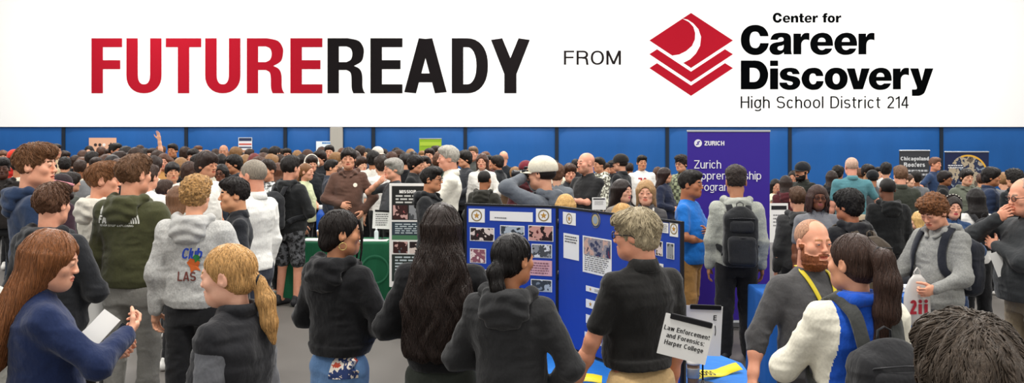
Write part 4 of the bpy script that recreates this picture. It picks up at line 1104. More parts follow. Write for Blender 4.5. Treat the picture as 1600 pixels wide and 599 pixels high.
def backpack(P, label, col, pocket=None, z=1.17, w=.145, h=.23, d=.085, strapcol=None, lod=None, off=.0, logo=None, one=False, bright=None):
    r = P['root']; dz = P['sk']['dz']; z += dz
    e = empty('backpack', r.location, r.rotation_euler.z); e.scale = r.scale; tag(e, label, 'backpack')
    near = P['p']['lod'] == 'near'; hh = .008 if near else .014
    y0 = .165 + .032 + off
    key = ('bag', w, h, d, z, off, near)
    V, Q = cached(key, lambda: surface([box((0, y0 + d*.9, z - h*.10), (w, d, h*.88), .06, .03), ell((0, y0 + d*.8, z + h*.55), (w*.86, d*.85, h*.45), .04)], hh))
    V = displace(V, Q, lambda v: folds(v, .8) + .003 * np.sin(v[:, 0] * 60) * (np.abs(v[:, 0]) > w * .8))
    m1 = mat('fabric', col); link('bag_body', to_mesh('bag', V, Q), m1, e)
    V, Q = cached(key + ('p',), lambda: surface([box((0, y0 + d*1.9, z - h*.42), (w*.80, .040, h*.46), .035, .02)], hh))
    V = displace(V, Q, lambda v: folds(v, .6)); link('front_pocket', to_mesh('pocket', V, Q), mat('fabric', pocket or col), e)
    V, Q = cached(key + ('q',), lambda: surface([box((0, y0 + d*1.78, z + h*.36), (w*.70, .030, h*.20), .028, .02)], hh))
    link('top_pocket', to_mesh('pocket', displace(V, Q, lambda v: folds(v, .5)), Q), mat('fabric', pocket or col), e)
    mb = MB(); 
    for zz, ww in ((z - h*.02, w*.78), (z + h*.62, w*.80)):
        mb.tube([(-ww, y0 + d*1.55, zz - .03), (-ww*.9, y0 + d*1.92, zz), (0, y0 + d*2.02 + (.03 if zz < z else -.0), zz + .008), (ww*.9, y0 + d*1.92, zz), (ww, y0 + d*1.55, zz - .03)], .004, 6)
    mb.build('zipper', mat('paint', '#2d2d30' if col != '#2d2d30' else '#111111', rough=.4), e)
    mb = MB(); mb.tube([(-.03, y0 + d*.35, z + h*.90), (-.028, y0 + d*.35, z + h*.90 + .05), (0, y0 + d*.35, z + h*.90 + .065), (.028, y0 + d*.35, z + h*.90 + .05), (.03, y0 + d*.35, z + h*.90)], .008, 8, 0, .5); mb.build('handle', m1, e)
    sm = mat('fabric', strapcol or col)
    for s in ((1,) if one else (-1, 1)):
        strap(P, [(s*.075, .22+off*.5, z + h*.72), (s*.088, .16, 1.43+dz), (s*.100, .08, 1.49+dz), (s*.112, .0, 1.50+dz), (s*.120, -.10, 1.44+dz), (s*.125, -.16, 1.32+dz), (s*.135, -.15, 1.18+dz), (s*.165, -.05, 1.08+dz), (s*.17, .08, 1.05+dz), (s*.13, .17, z - h*.62)], .062, .012, 'shoulder_strap', sm, e, 46, ('top', 'hood') if False else ('top',), .012)
    if bright:
        mb = MB(); mb.box((-w*.6, y0 + d*1.9 + .040, z - h*.45), (w*.6, y0 + d*1.9 + .048, z - h*.38)); mb.build('reflective_strip', mat('paint', bright), e)
    P['bag'] = e
    return e
# ---------------------------------------------------------------- the people standing nearest
BLK_, CHAR, NAVY = '#1b1b1d', '#2b2b2e', '#1d2844'
SK1, SK2, SK3, SK4, SK5 = '#e0b093', '#cf9877', '#b57c58', '#8a5a3c', '#5f3b28'
top = lambda c: c[:, 2] > -.04
# copper-haired woman with phone and paper
A = person(76, 362, 372, 126, 'woman with long straight copper hair in navy jacket holding phone and paper', sex='f', hair=('verylong', '#80502f'), wear=('jacket', '#1f2b4d'),
           legs=('jeans', '#20242c'), skin='#e2a98c', arms=('phone', 'phone_high'), bw=.92, hs=1.06, pitch=10, yaw=-22, locks_=dict(n=800, L=.34, r=.0024, jitter=.10, lift=.001), key='cw', iris='#56402c', brow='#7a4a2c')
COPPER = A
B = person(352, 384, 400, -108, 'blonde woman with low ponytail in dark quilted vest over grey sleeves', sex='f', hair=('lowtail', '#c4975f'), wear=('vest', '#242427'),
           undershirt='#626367', legs=('trousers', '#222226'), skin='#e6b196', arms=('down', 'down'), bw=.95, pitch=4, yaw=14, locks_=dict(n=800, L=.09, r=.0017, sel='all', jitter=.35, lift=.0005), brow='#a07c50', iris='#6b7c88')
BLONDE = B
C_ = person(534, 330, 292, 150, 'woman with black hair and hoop earring in cropped black hoodie and blue jeans', sex='f', hair=('updo', '#1d1613'), wear=('hoodie', '#19191b'),
           legs=('jeans', '#5c7ea8'), skin='#c98f6b', arms=('pouch', 'pouch'), bw=.98, length=-.09, yaw=-40, locks_=dict(n=300, L=.10, r=.0028, sel='all', jitter=.4, lift=.0005))
GIRL1 = C_
D_ = person(690, 322, 312, 178, 'woman with very long wavy black-brown hair down her back in black sweatshirt', sex='f', hair=('wavy', '#2b211d'), wear=('sweat', '#18181a'),
           legs=('trousers', '#343832'), skin='#c98f6b', arms=('pouch', 'pouch'), bw=1.0, length=-.06, locks_=dict(n=1000, L=.42, r=.0028, jitter=.15, wave=.50, lift=.001))
GIRL2 = D_
E_ = person(800, 367, 345, 166, 'woman with wet-look black ponytail in faded charcoal hoodie facing the blue board', sex='f', hair=('tied', '#14100f'), wear=('hoodie', '#2b2b2c'),
           legs=('trousers', '#1c1c1e'), skin='#b57c58', arms=('pouch', 'pocket'), bw=.95, length=.10, yaw=-28, locks_=dict(n=300, L=.10, r=.0028, sel='all', jitter=.3, lift=.0005))
GIRL3 = E_
F_ = person(996, 328, 320, -152, 'grey-blond person with glasses in black polo and khaki trousers beside the board', hair=('sidepart', '#a39579'), wear=('polo', '#1f1e1d'),
           legs=('trousers', '#c7a878'), skin='#d99a7c', arms=('hanglow', 'down'), bw=1.03, fat=.5, glasses='#26262a', length=-.10, yaw=34,
           locks_=dict(n=420, L=.07, r=.0030, radial=True, sel='crown', jitter=.6), brow='#8a7a62', pitch=3)
POLO = F_
G_ = person(1271, 345, 300, 18, 'balding man with ginger beard and yellow lanyard in charcoal long-sleeved shirt', hair=('receding', '#b3866a'), wear=('sweat', '#4b4a4a'),
           legs=('jeans', '#2d3440'), skin='#e0a183', beard='full', beardcol='#8a5030', arms=('wide', 'wide'), bw=1.16, fat=.8, key='rolled', hs=1.07, brow='#a87650', iris='#54707c')
BEARD = G_
H_ = person(1335, 368, 372, -172, 'woman with high brown ponytail in blue and cream varsity jacket wearing a backpack', sex='f', hair=('ponytail', '#3d2b23'), wear=('jacket', '#1c4fb4'),
           legs=('jeans', '#22262e'), skin='#d39a7a', arms=('phone', 'phone'), bw=1.0, hood=None, yaw=26, locks_=dict(n=900, L=.30, r=.0022, jitter=.2, wave=.25, lift=.0005))
PONY = H_
I_ = person(1524, 508, 880, 178, 'short brown-haired person whose tousled crown shows at the bottom edge of the view', hair=('crop', '#4a3f35'), wear=('tee', '#3a3a3e'), skin=SK1, hs=1.08,
           locks_=dict(n=2200, L=.045, r=.0016, radial=True, sel='crown', jitter=.5, lift=.002))
J_ = person(-52, 352, 330, 165, 'person in pale grey sweatshirt cut off by the edge of the view', hair=('short', '#4a3528'), wear=('sweat', '#c3c1b8'), skin=SK1, bw=1.1)

# the tall boys and their friends
M1 = person(60, 228, 220, 122, 'tall boy with tousled brown hair in navy hoodie looking across the crowd', hair=('crop', '#6f4b30'), wear=('hoodie', '#26354f'), skin='#e8a98a', arms=('pouch', 'pouch'), bw=1.05, yaw=-26,
            locks_=dict(n=700, L=.05, r=.0026, radial=True, sel='crown', jitter=.8, lift=.003), hs=1.12)
M2 = person(82, 288, 258, 165, 'boy in black hoodie with brown hair seen from behind, beside tall navy-hoodie boy', hair=('crop', '#5a3d2b'), wear=('hoodie', '#232427'), skin='#e0a284', arms=('pouch', 'pouch'), bw=1.06, undershirt=None, yaw=5,
            locks_=dict(n=600, L=.05, r=.0026, radial=True, sel='crown', jitter=.7))
M3 = person(163, 256, 198, 142, 'boy with reddish-brown hair in cream hoodie turned to the side', hair=('crop', '#7c5334'), wear=('hoodie', '#d9d4c6'), skin='#e3a688', arms=('pouch', 'pouch'), legs=('trousers', '#2a2a2c'), yaw=-32,
            locks_=dict(n=500, L=.05, r=.0026, radial=True, sel='crown', jitter=.7), hs=1.1)
M4 = person(208, 245, 213, 168, 'boy in olive green hoodie with white dome print and grey sweatpants', hair=('crop', '#664831'), wear=('hoodie', '#47482f'), skin='#dc9f80', arms=('down', 'pouch'), legs=('sweats', '#85837d'), bw=1.16, yaw=-14,
            locks_=dict(n=420, L=.05, r=.0026, radial=True, sel='crown', jitter=.6), hs=1.1, length=-.02)
GREEN = M4
M5 = person(306, 275, 228, 176, 'curly blond boy in light grey hoodie with blue script lettering', hair=('curly', '#a87f4c'), wear=('hoodie', '#b9b8b4', 'heather'), skin='#e3ab8b', arms=('downb', 'pouch'), legs=('wide', '#1d1d1f'), bw=1.14, length=-.02, hs=1.0)
CLUB = M5
M6 = person(362, 281, 197, -66, 'man with short black hair in dark polo shirt facing the white-shirted man', hair=('short', '#1d1715'), wear=('polo', '#202227'), skin='#d29a74', arms=('pocket', 'down'), legs=('trousers', '#202124'), bw=1.04, fat=.6, hs=1.08)
M7 = person(391, 260, 179, -112, 'man with cropped grey hair in white button-up shirt with rolled sleeves', hair=('buzz', '#8d8375'), wear=('shirt', '#e9e8e2'), skin='#dc9c80', arms=('down', 'down'), legs=('trousers', '#2f3340'), bw=1.12, fat=.5, hs=1.14, H=1.86)
M46 = person(1462, 298, 214, -62, 'curly-haired boy in grey hoodie and sweatpants looking down at a plastic bag', hair=('curly', '#6e4424'), wear=('hoodie', '#8b8b87', 'heather'), skin='#dca083', arms=('hold', 'hold'), legs=('sweats', '#878680'), pitch=24, bw=1.0, hs=1.02)
BAGBOY = M46
M52 = person(1600, 280, 212, -84, 'bald man with black glasses in dark zip jacket with hand at his mouth', hair=('receding', '#b89882'), wear=('jacket', '#343638'), skin='#e0a083', arms=(((-.06, -.21, 1.25), (0, 1, -.2), .4, (1, -.1, -.6)), 'face'), legs=('sweats', '#8b7d68'), glasses='#17171a', bw=1.05, fat=.6, hs=1.1, pitch=8)
M38 = person(1326, 298, 200, -160, 'boy with thick black hair in black hoodie wearing an olive-brown backpack', hair=('mop', '#151211'), wear=('hoodie', '#1f1f22'), skin='#a96f52', arms=('pouch', 'pouch'), bw=.98, yaw=18)
backpack(M38, 'olive-brown backpack worn by the black-haired boy behind the ponytailed woman', '#4b4136', pocket='#564a38', bright='#b9a92c')
M47 = person(1488, 308, 160, -8, 'dark-haired girl with studded headband in denim jacket behind the curly-haired boy', sex='f', hair=('long', '#241a17'), wear=('jacket', '#2c4468'), skin='#dfa58a', arms=('pouch', 'hip'), legs=('jeans', '#2d3c58'), bw=.86, lips='#b0404a')
M53 = person(1436, 338, 152, -150, 'short girl with long golden-blond hair mostly hidden behind the curly-haired boy', sex='f', hair=('long', '#d0a868'), wear=('jacket', '#1c1c20'), skin=SK1, bw=.84, H=1.30)
# ---------------------------------------------------------------- people in the middle of the hall
def mid(rows):
    out = {}
    for r in rows:
        nm, px, tp, s, fc, label = r[:6]; kw = r[6] if len(r) > 6 else {}
        out[nm] = person(px, tp, s, fc, label, **kw)
    return out
MID = mid([
 ('m8', 455, 247, 127, 150, 'boy in black hoodie and patterned black shorts wearing a dark backpack', dict(hair=('short', '#1b1513'), wear=('hoodie', '#242526'), legs=('shorts', '#3a3b3d', 'camo'), skin='#d0957a', arms=('pouch', 'pouch'), bw=1.08, hs=1.18, shoe='#232326')),
 ('m9', 545, 233, 113, 8, 'boy with black fringe in brown hoodie with small chest badge', dict(hair=('bangs', '#1c1513'), wear=('hoodie', '#5b4238'), legs=('sweats', '#c9c0ae'), skin='#d39a7c', arms=('pocket', 'pouch'), bw=1.0, hs=1.12)),
 ('m10', 613, 250, 115, -50, 'grey-haired man in dark grey tee pressing his hand to his mouth', dict(hair=('sidepart', '#8f8b84'), wear=('tee', '#3b3d40'), skin='#dba084', arms=('down', 'face'), bw=1.1, hs=1.2, fat=.6, yaw=-15)),
 ('m11', 594, 246, 102, 205, 'dark-haired person in loose white tee and black trousers seen from behind', dict(hair=('mop', '#2c2019'), wear=('tee', '#e5e3dd'), skin='#d7a386', arms=('down', 'down'), bw=1.1, length=.1, hs=1.1, H=1.76)),
 ('m12', 678, 262, 150, 78, 'boy with glasses and black hair in black hoodie, seen in profile', dict(hair=('crop', '#17120f'), wear=('hoodie', '#1e1f21'), skin='#c98d68', glasses='#151517', arms=('pouch', 'pouch'))),
 ('m13', 697, 230, 131, -82, 'grey-haired man in short-sleeved cream shirt with arms folded', dict(hair=('short', '#a7a297'), wear=('polo', '#e4e0d2'), skin='#dd9f84', arms=('cross', 'cross'), fat=.7, bw=1.06, hs=1.06, legs=('trousers', '#26262a'))),
 ('m14', 724, 237, 91, -62, 'black-haired young man in charcoal sweater beside the cream-shirted man', dict(hair=('mop', '#191411'), wear=('sweat', '#3b3d42'), skin='#cd9574', arms=('pouch', 'down'), hs=1.1, lod='mid')),
 ('m15', 753, 241, 95, -8, 'woman with wavy brown hair in open white jacket over black top', dict(sex='f', hair=('long', '#4a2f24'), wear=('jacket', '#e2dfd8'), skin='#d99f84', arms=('pouch', 'down'), bw=.92, lod='mid')),
 ('m17', 739, 230, 80, -15, 'man with light brown hair behind the woman in the white jacket', dict(hair=('short', '#6f5a48'), wear=('jacket', '#4a4c49'), skin='#dca288')),
 ('m18', 787, 236, 82, 178, 'bald man in black shirt standing against the blue wall pads', dict(hair=None, wear=('shirt', '#24272c'), skin='#dda287')),
 ('m19', 775, 244, 89, -118, 'dark-haired boy in black jacket with white sleeve marks', dict(hair=('mop', '#211915'), wear=('jacket', '#24262a'), skin='#b97f60')),
 ('m16', 758, 268, 120, 158, 'boy with buzzed black hair in dark hooded jacket behind the display board', dict(hair=('buzz', '#181311'), wear=('hoodie', '#2f2e29'), skin='#a8704f', arms=('pouch', 'pouch'), hs=1.12)),
 ('m20', 843, 250, 168, -118, 'photographer in cream cap and grey hoodie lifting a camera to the eye', dict(hair=('short', '#1c1614'), wear=('hoodie', '#5f646b'), skin='#d59e80', arms=('camera', 'camera'), cap_='#d6cfbb', hs=1.16, bw=1.12)),
 ('m21', 871, 257, 121, 170, 'brown-haired person seen from behind between photographer and boy facing front', dict(hair=('mop', '#5f4231'), wear=('sweat', '#6a6f74'), skin=SK1, bw=.9)),
 ('m21b', 891, 257, 112, 12, 'boy with centre-parted brown hair in dark open shirt facing front', dict(hair=('mop', '#40291d'), wear=('shirt', '#2e3034'), skin='#dba084', arms=('down', 'down'), yaw=-4)),
 ('m22', 884, 303, 178, 175, 'golden-blond head just showing above the top edge of the display board', dict(sex='f', hair=('bob', '#c69b5c'), wear=('sweat', '#5a5a60'), skin=SK1, bw=.86, H=1.56)),
 ('m23', 914, 240, 118, -48, 'bald man in black shirt with forearms held together in front', dict(hair=None, wear=('polo', '#232324'), skin='#dd9f86', arms=('cross', 'pouch'), bw=1.16, fat=.8, hs=1.1, yaw=-15, beard='light', beardcol='#c08c72')),
 ('m24', 934, 247, 92, -60, 'black-haired boy in pale camouflage hooded jacket', dict(hair=('short', '#1b1512'), wear=('hoodie', '#a39c8c', 'camo'), skin='#c58e6f')),
 ('m25', 967, 243, 99, -120, 'person in black flat cap and black jacket with a strap across the back', dict(hair=('short', '#231c19'), wear=('jacket', '#1e2023'), skin='#cb967a', cap_='#24211f', bw=1.12, hs=1.08)),
 ('m25b', 955, 252, 84, -70, 'person in black cap half hidden behind the flat-capped person', dict(hair=('short', '#1d1715'), wear=('jacket', '#191a1e'), skin='#bf8668', cap_='#1c1c20')),
 ('m26', 1003, 244, 89, 8, 'boy in white sports jersey with red number on the chest', dict(hair=('short', '#18120f'), wear=('tee', '#e9e7e3'), skin='#c98f6d', arms=('down', 'down'), bw=1.14, lod='mid')),
 ('m27', 974, 282, 150, 40, 'young woman with long dark hair looking sideways over the display board', dict(sex='f', hair=('long', '#241a17'), wear=('jacket', '#77716a'), skin='#e2ac90', bw=.88, lips='#c0606a', yaw=10)),
 ('m28', 1008, 283, 161, -12, 'fair-haired woman in grey vest with white lanyard behind the display board', dict(sex='f', hair=('shoulder', '#a9855c'), wear=('vest', '#4f4d4e'), undershirt='#3c3c40', skin='#e3aa8e', bw=.88, arms=('pouch', 'pouch'))),
 ('m29', 970, 319, 195, -20, 'small light-blond head peeking over the top edge of the board', dict(sex='f', hair=('bob', '#c49a5e'), wear=('sweat', '#5c5f66'), skin=SK1, bw=.84, H=1.53)),
 ('m30', 1041, 263, 101, 60, 'woman with dark wavy hair in navy cardigan seen in profile', dict(sex='f', hair=('long', '#2b1d1a'), wear=('jacket', '#20263a'), skin='#d09a7c', arms=('pouch', 'pouch'), bw=.9, yaw=20)),
 ('m31', 1063, 243, 97, -48, 'curly-haired young man in green plaid shirt beside the purple banner', dict(hair=('curly', '#241a16'), wear=('shirt', '#6b7058', 'plaid'), skin='#d49b7c', glasses='#1a1a1c', bw=1.0, lod='mid')),
 ('m32', 1082, 270, 155, 62, 'heavyset man in bright blue tee and tan trousers, seen in profile', dict(hair=('short', '#191412'), wear=('tee', '#1f6dc0'), skin='#a86d4c', arms=('cross', 'pouch'), bw=1.16, fat=1.0, hs=1.16, legs=('sweats', '#a07846'), length=.04)),
 ('m33', 1151, 264, 168, 174, 'boy in light grey hoodie and black trousers wearing a black backpack', dict(hair=('fade', '#2b201b'), wear=('hoodie', '#a3a59c', 'heather'), skin='#b27e60', arms=('down', 'down'), bw=1.06, legs=('wide', '#1c1c1f'), hs=1.14, shoe='#202024')),
 ('m34', 1212, 281, 84, 5, 'seated girl with black hair in cream top against the blue wall pads', dict(sex='f', hair=('shoulder', '#1b1514'), wear=('sweat', '#d9d8c0'), skin='#c8937a', sit=1, arms=('table', 'table'), bw=.9, H=1.28)),
 ('m35', 1251, 258, 106, -62, 'bearded man in black cap and black jacket beside the dark wall seam', dict(hair=('short', '#1a1513'), wear=('jacket', '#22241f'), skin='#c48c6d', cap_='#1e2024', beard='full', beardcol='#1c1513', bw=1.1, hs=1.1, H=1.68)),
 ('m35b', 1238, 268, 90, -30, 'dark-haired person partly hidden by the bearded man in the black cap', dict(sex='f', hair=('bob', '#201816'), wear=('jacket', '#191b1e'), skin='#c08a70')),
 ('m36', 1247, 294, 160, 178, 'boy with short brown hair in charcoal hoodie seen from behind', dict(hair=('short', '#4f3726'), wear=('hoodie', '#3c3c3c'), skin='#d7a083', bw=.98, hs=1.06)),
 ('m37', 1277, 290, 166, -4, 'woman with glasses and brown locs in grey polo shirt', dict(sex='f', hair=('locs', '#3a251e'), wear=('polo', '#76777b'), skin='#74462f', glasses='#1b1516', bw=1.0, hs=1.04, lips='#8a4a48')),
 ('m39', 1331, 249, 108, 176, 'broad man with pale cropped head in teal polo shirt seen from behind', dict(hair=('buzz', '#c8a591'), wear=('polo', '#53838b'), skin='#dc9d86', bw=1.30, fat=.4, arms=('down', 'wide'), hs=1.12, legs=('trousers', '#b7a58c'), H=1.76)),
 ('m40', 1311, 260, 96, 140, 'black-haired boy in grey hoodie beside the man in the teal polo', dict(hair=('mop', '#191310'), wear=('hoodie', '#5c5c58'), skin='#a8704f')),
 ('m41', 1357, 258, 93, 30, 'person with thick dark hair beside the man in the teal polo', dict(hair=('mop', '#1e1613'), wear=('tee', '#55585a'), skin='#b8906f')),
 ('m41b', 1364, 272, 103, 170, 'short person in black cap and grey tee behind the black-hooded boy', dict(hair=('short', '#181312'), wear=('tee', '#515356'), skin='#a87658', cap_='#17191c', H=1.55)),
 ('m42', 1386, 255, 92, 150, 'black-haired boy in white tee standing near the dark roofing banner', dict(hair=('mop', '#191311'), wear=('tee', '#dedfdd'), skin='#cf9b7e')),
 ('m43', 1387, 280, 142, 180, 'short-haired boy in plain black hoodie seen squarely from behind', dict(hair=('buzz', '#1a1614'), wear=('hoodie', '#1a1b1c'), skin='#6c4634', bw=1.12, hs=1.12)),
 ('m44', 1408, 261, 117, 175, 'man with light brown hair in dark olive jacket before the dark banner', dict(hair=('short', '#6b4f3b'), wear=('jacket', '#34372f'), skin='#d99f84', bw=1.12, hs=1.1)),
 ('m44b', 1421, 279, 99, 60, 'small face with tied brown hair between the olive jacket and curly-haired boy', dict(sex='f', hair=('tied', '#4a3426'), wear=('jacket', '#2c2c30'), skin=SK1, H=1.48)),
 ('m45', 1462, 247, 84, 40, 'man in navy shirt standing by the edge of the dark banner', dict(hair=('short', '#6e4b3a'), wear=('polo', '#2b3d5c'), skin='#d39274', arms=('down', 'hip'), bw=1.15)),
 ('m48', 1510, 265, 108, 2, 'boy in grey-green hoodie facing front before the globe banner', dict(hair=('bangs', '#1b1512'), wear=('hoodie', '#62665a'), skin='#d4a184', bw=1.12)),
 ('m49', 1551, 263, 118, 64, 'black-haired boy in navy quilted jacket turned in profile', dict(hair=('mop', '#161110'), wear=('puffer', '#27324a'), skin='#b07854', bw=1.05)),
 ('m50', 1585, 265, 122, 195, 'curly black-haired person in black hooded jacket next to the bald man', dict(hair=('curly', '#17120f'), wear=('hoodie', '#1c2124'), skin='#c89070', bw=1.0)),
 ('m51', 1525, 296, 150, 176, 'girl with black wavy hair in white and black top wearing a small backpack', dict(sex='f', hair=('shoulder', '#171211'), wear=('sweat', '#e2e0dc'), skin='#c89272', legs=('wide', '#18181a'), arms=('pouch', 'pouch'), bw=.95, shoe='#1a1a1c')),
 # among the crowd behind the tall boys
 ('m54', 283, 292, 176, 150, 'girl with straight light brown hair in pale green top behind the curly boy', dict(sex='f', hair=('long', '#6e4d36'), wear=('sweat', '#c9d4bd'), skin='#dfa78b', bw=.86)),
 ('m55', 326, 240, 136, 66, 'boy with dark wavy hair in white tee behind the curly blond boy', dict(hair=('mop', '#2b1e19'), wear=('tee', '#e3e0d8'), skin='#c58c6c', hs=1.1)),
 ('m56', 297, 255, 128, 170, 'person in white puffy jacket with brown hair seen from behind', dict(hair=('mop', '#3c271e'), wear=('puffer', '#e5e1d6'), skin='#d79e82', bw=1.2, hood=True)),
 ('m57', 257, 241, 99, 15, 'girl with curly brown hair in mustard-coloured top facing front', dict(sex='f', hair=('shoulder', '#553524'), wear=('sweat', '#b98a52'), skin='#d79d83')),
 ('m58', 258, 283, 140, 150, 'short person in bright blue hooded jacket beside the olive-hoodie boy', dict(hair=('short', '#3b2a22'), wear=('hoodie', '#1f4fb0'), skin=SK1, H=1.58, bw=1.1)),
 ('m59', 232, 259, 152, 165, 'person in white sweater with black strap partly hidden by the olive hoodie', dict(hair=('crop', '#3b2a22'), wear=('sweat', '#e2e0da'), skin='#d99f84', H=1.78)),
 ('m60', 346, 258, 113, 0, 'dark-skinned girl with glasses and black hair beside the black polo man', dict(sex='f', hair=('bob', '#171210'), wear=('jacket', '#343a44'), skin='#6d4430', glasses='#151517')),
 ('m61', 363, 244, 104, -56, 'boy with black bowl haircut above the man in the dark polo', dict(hair=('bangs', '#16110f'), wear=('hoodie', '#3a3d42'), skin='#b37d5c', hs=1.15)),
 ('m62', 396, 250, 139, 120, 'brown-haired boy directly behind the man in the white shirt', dict(hair=('mop', '#422d22'), wear=('sweat', '#5b5d60'), skin='#d49d80', H=1.76)),
 ('m63', 417, 252, 119, -28, 'smiling man resting his cheek on his hand in grey and white sweater', dict(hair=('short', '#281d18'), wear=('sweat', '#8d8f8e', 'camo'), skin='#c98f6f', arms=('pouch', 'face'), hs=1.12)),
 ('m64', 434, 256, 113, 185, 'girl with long chestnut hair seen from behind, beside black-hoodie boy', dict(sex='f', hair=('long', '#573626'), wear=('jacket', '#3a302c'), skin=SK1)),
 ('m65', 481, 256, 108, 82, 'girl with tied light brown hair in cream and green printed top', dict(sex='f', hair=('tied', '#7c5637'), wear=('tee', '#c9d0a8'), skin='#dda488', arms=('pouch', 'down'), bw=.92)),
 ('m66', 488, 244, 97, 25, 'dark-haired boy wearing big white headphones over his head', dict(hair=('mop', '#2b1f1a'), wear=('jacket', '#1e2125'), skin='#d49d80')),
 ('m67', 499, 236, 88, -30, 'dark-haired person in black jacket with white zip behind headphones boy', dict(hair=('mop', '#221815'), wear=('jacket', '#1b1d22'), skin='#d29a7d')),
 ('m68', 515, 228, 79, 5, 'boy with black hair in black jacket standing in front of concrete pillar', dict(hair=('short', '#1c1512'), wear=('jacket', '#232528'), skin='#d59d80')),
 ('m69', 520, 247, 100, 100, 'person in dark slate coat between the pillar and brown-hoodie boy', dict(hair=('short', '#1c1614'), wear=('jacket', '#2e3440'), skin=SK2, H=1.7)),
 ('m70', 6, 249, 120, 25, 'dark-skinned boy in black hoodie at the hall side beside orange hoodie', dict(hair=('fade', '#141010'), wear=('hoodie', '#25211f'), skin='#4d3024')),
 ('m71', 22, 236, 100, -165, 'person in bright red cap and red hoodie', dict(hair=('short', '#3c2a20'), wear=('hoodie', '#b3271f'), skin=SK1, cap_='#c2311f')),
 ('m72', 38, 239, 92, 170, 'person in orange-red hoodie behind the tall navy-hoodie boy', dict(hair=('short', '#7a4a2a'), wear=('hoodie', '#c8451f'), skin=SK1)),
 ('m73', 89, 226, 80, 62, 'young man with dark hair beside the first dark wall seam', dict(hair=('short', '#211814'), wear=('shirt', '#c9b493'), skin='#cf9a7c')),
 ('m74', 91, 262, 150, -40, 'girl in pink-banded dark knit beanie beside the tall boys', dict(sex='f', hair=('bob', '#281c18'), wear=('jacket', '#3c2a33'), skin='#c98f74', H=1.66, cap_=None)),
 ('m75', 113, 259, 126, 140, 'short dark-haired boy in grey tweed jacket with patterned pink scarf', dict(hair=('mop', '#211a17'), wear=('jacket', '#4d4f4b'), skin='#c68f72', H=1.62)),
 ('m76', 143, 238, 98, 175, 'person in black jacket with cream hood wearing a dark backpack', dict(hair=('short', '#1e1714'), wear=('jacket', '#26282a'), skin=SK2, hood='#d8d3c4', bw=1.1)),
 ('m77', 183, 225, 84, 75, 'boy with black hair in dark green jacket right of the orange poster', dict(hair=('short', '#17120f'), wear=('jacket', '#24352f'), skin='#b47c5e')),
 ('m78', 238, 233, 84, -20, 'person raising one bare arm high above the crowd', dict(hair=('short', '#30221c'), wear=('tee', '#c79a5c'), skin='#e0ad90', arms=('up', 'down'))),
 ('m79', 350, 227, 76, 10, 'older man with thin grey hair in white shirt below the wall seam', dict(hair=('rim', '#8d7e70'), wear=('shirt', '#d8dde2'), skin='#b98468')),
 ('m80', 369, 231, 84, 160, 'person with sandy brown hair below the white notice board', dict(hair=('mop', '#7a5836'), wear=('sweat', '#3d3f45'), skin=SK1)),
 ('m81', 398, 241, 97, 175, 'person with dyed dark red hair behind the white-shirted man', dict(sex='f', hair=('bob', '#6e2c28'), wear=('jacket', '#6c5b52'), skin=SK1)),
 ('m82', 430, 230, 82, 150, 'dark-haired person in cream coat before the second wall seam pads', dict(hair=('short', '#1c1512'), wear=('puffer', '#d9d3b8'), skin=SK2)),
 ('m83', 449, 233, 80, 20, 'boy with black hair by the dark seam near the pillar', dict(hair=('short', '#19130f'), wear=('jacket', '#22242b'), skin='#b98468')),
 ('m84', 563, 229, 84, 165, 'dark brown-haired person in slate jacket next to the narrow blue pad', dict(hair=('short', '#2e211b'), wear=('jacket', '#3d4454'), skin=SK2)),
 ('m85', 583, 237, 97, 180, 'round-headed person with black hair in front of the wall seam', dict(hair=('mop', '#15110f'), wear=('sweat', '#d8d5cc'), skin=SK3)),
 ('m86', 592, 231, 80, 40, 'person in pale cap with ginger hair by the seam near the green banner', dict(hair=('short', '#8a5a38'), wear=('jacket', '#45484c'), skin=SK1, cap_='#c9c3b8')),
 ('m87', 612, 240, 92, 175, 'chestnut-haired person directly behind the grey-haired man', dict(hair=('mop', '#4a3024'), wear=('jacket', '#37393c'), skin=SK2, H=1.8)),
 ('m88', 627, 237, 90, 70, 'person in dark brown knit beanie turned towards the green banner', dict(hair=('short', '#2b1e19'), wear=('jacket', '#2a2a2d'), skin='#d19a7d', cap_=None)),
 ('m89', 652, 244, 105, 78, 'black-haired boy in black jacket under the lime green banner', dict(hair=('mop', '#16110f'), wear=('jacket', '#1e2022'), skin='#c38c6e')),
 ('m90', 671, 246, 112, 5, 'child with sandy bowl haircut in black jacket under the green banner', dict(hair=('bangs', '#9a7046'), wear=('jacket', '#25272a'), skin='#dca489', H=1.6)),
 ('m91', 671, 233, 86, -10, 'dark-haired boy in front of the lime green banner', dict(hair=('short', '#251a16'), wear=('jacket', '#45403a'), skin='#d8a084')),
 ('m92', 683, 229, 79, 60, 'slim person whose face shows between green banner and cream-shirted man', dict(hair=('short', '#2d221c'), wear=('sweat', '#c5bfae'), skin='#d8a58a')),
 ('m93', 823, 250, 112, 160, 'person in maroon cap hidden behind the photographer', dict(hair=('short', '#241a17'), wear=('hoodie', '#4a2226'), skin=SK2, cap_='#6d2430', H=1.72)),
 ('m94', 900, 250, 84, 175, 'dark head between the front-facing boy and bald man', dict(hair=('short', '#1c1512'), wear=('jacket', '#232327'), skin=SK2, H=1.64)),
 ('m95', 758, 238, 74, -30, 'brown-haired person far behind the woman in the white jacket', dict(hair=('short', '#6a4632'), wear=('jacket', '#5b4741'), skin='#cf9074')),
])
backpack(MID['m8'], 'dark grey backpack worn by the boy in patterned shorts', '#232427', z=1.15)
backpack(MID['m33'], 'black backpack on the light grey hoodie boy by the purple banner', '#1d1e20', pocket='#26272a', z=1.16, h=.27, w=.15)
backpack(MID['m51'], 'small black backpack worn by the girl in the white and black top', '#1a1a1d', z=1.24, h=.19, w=.12, bright='#d8d8d8')
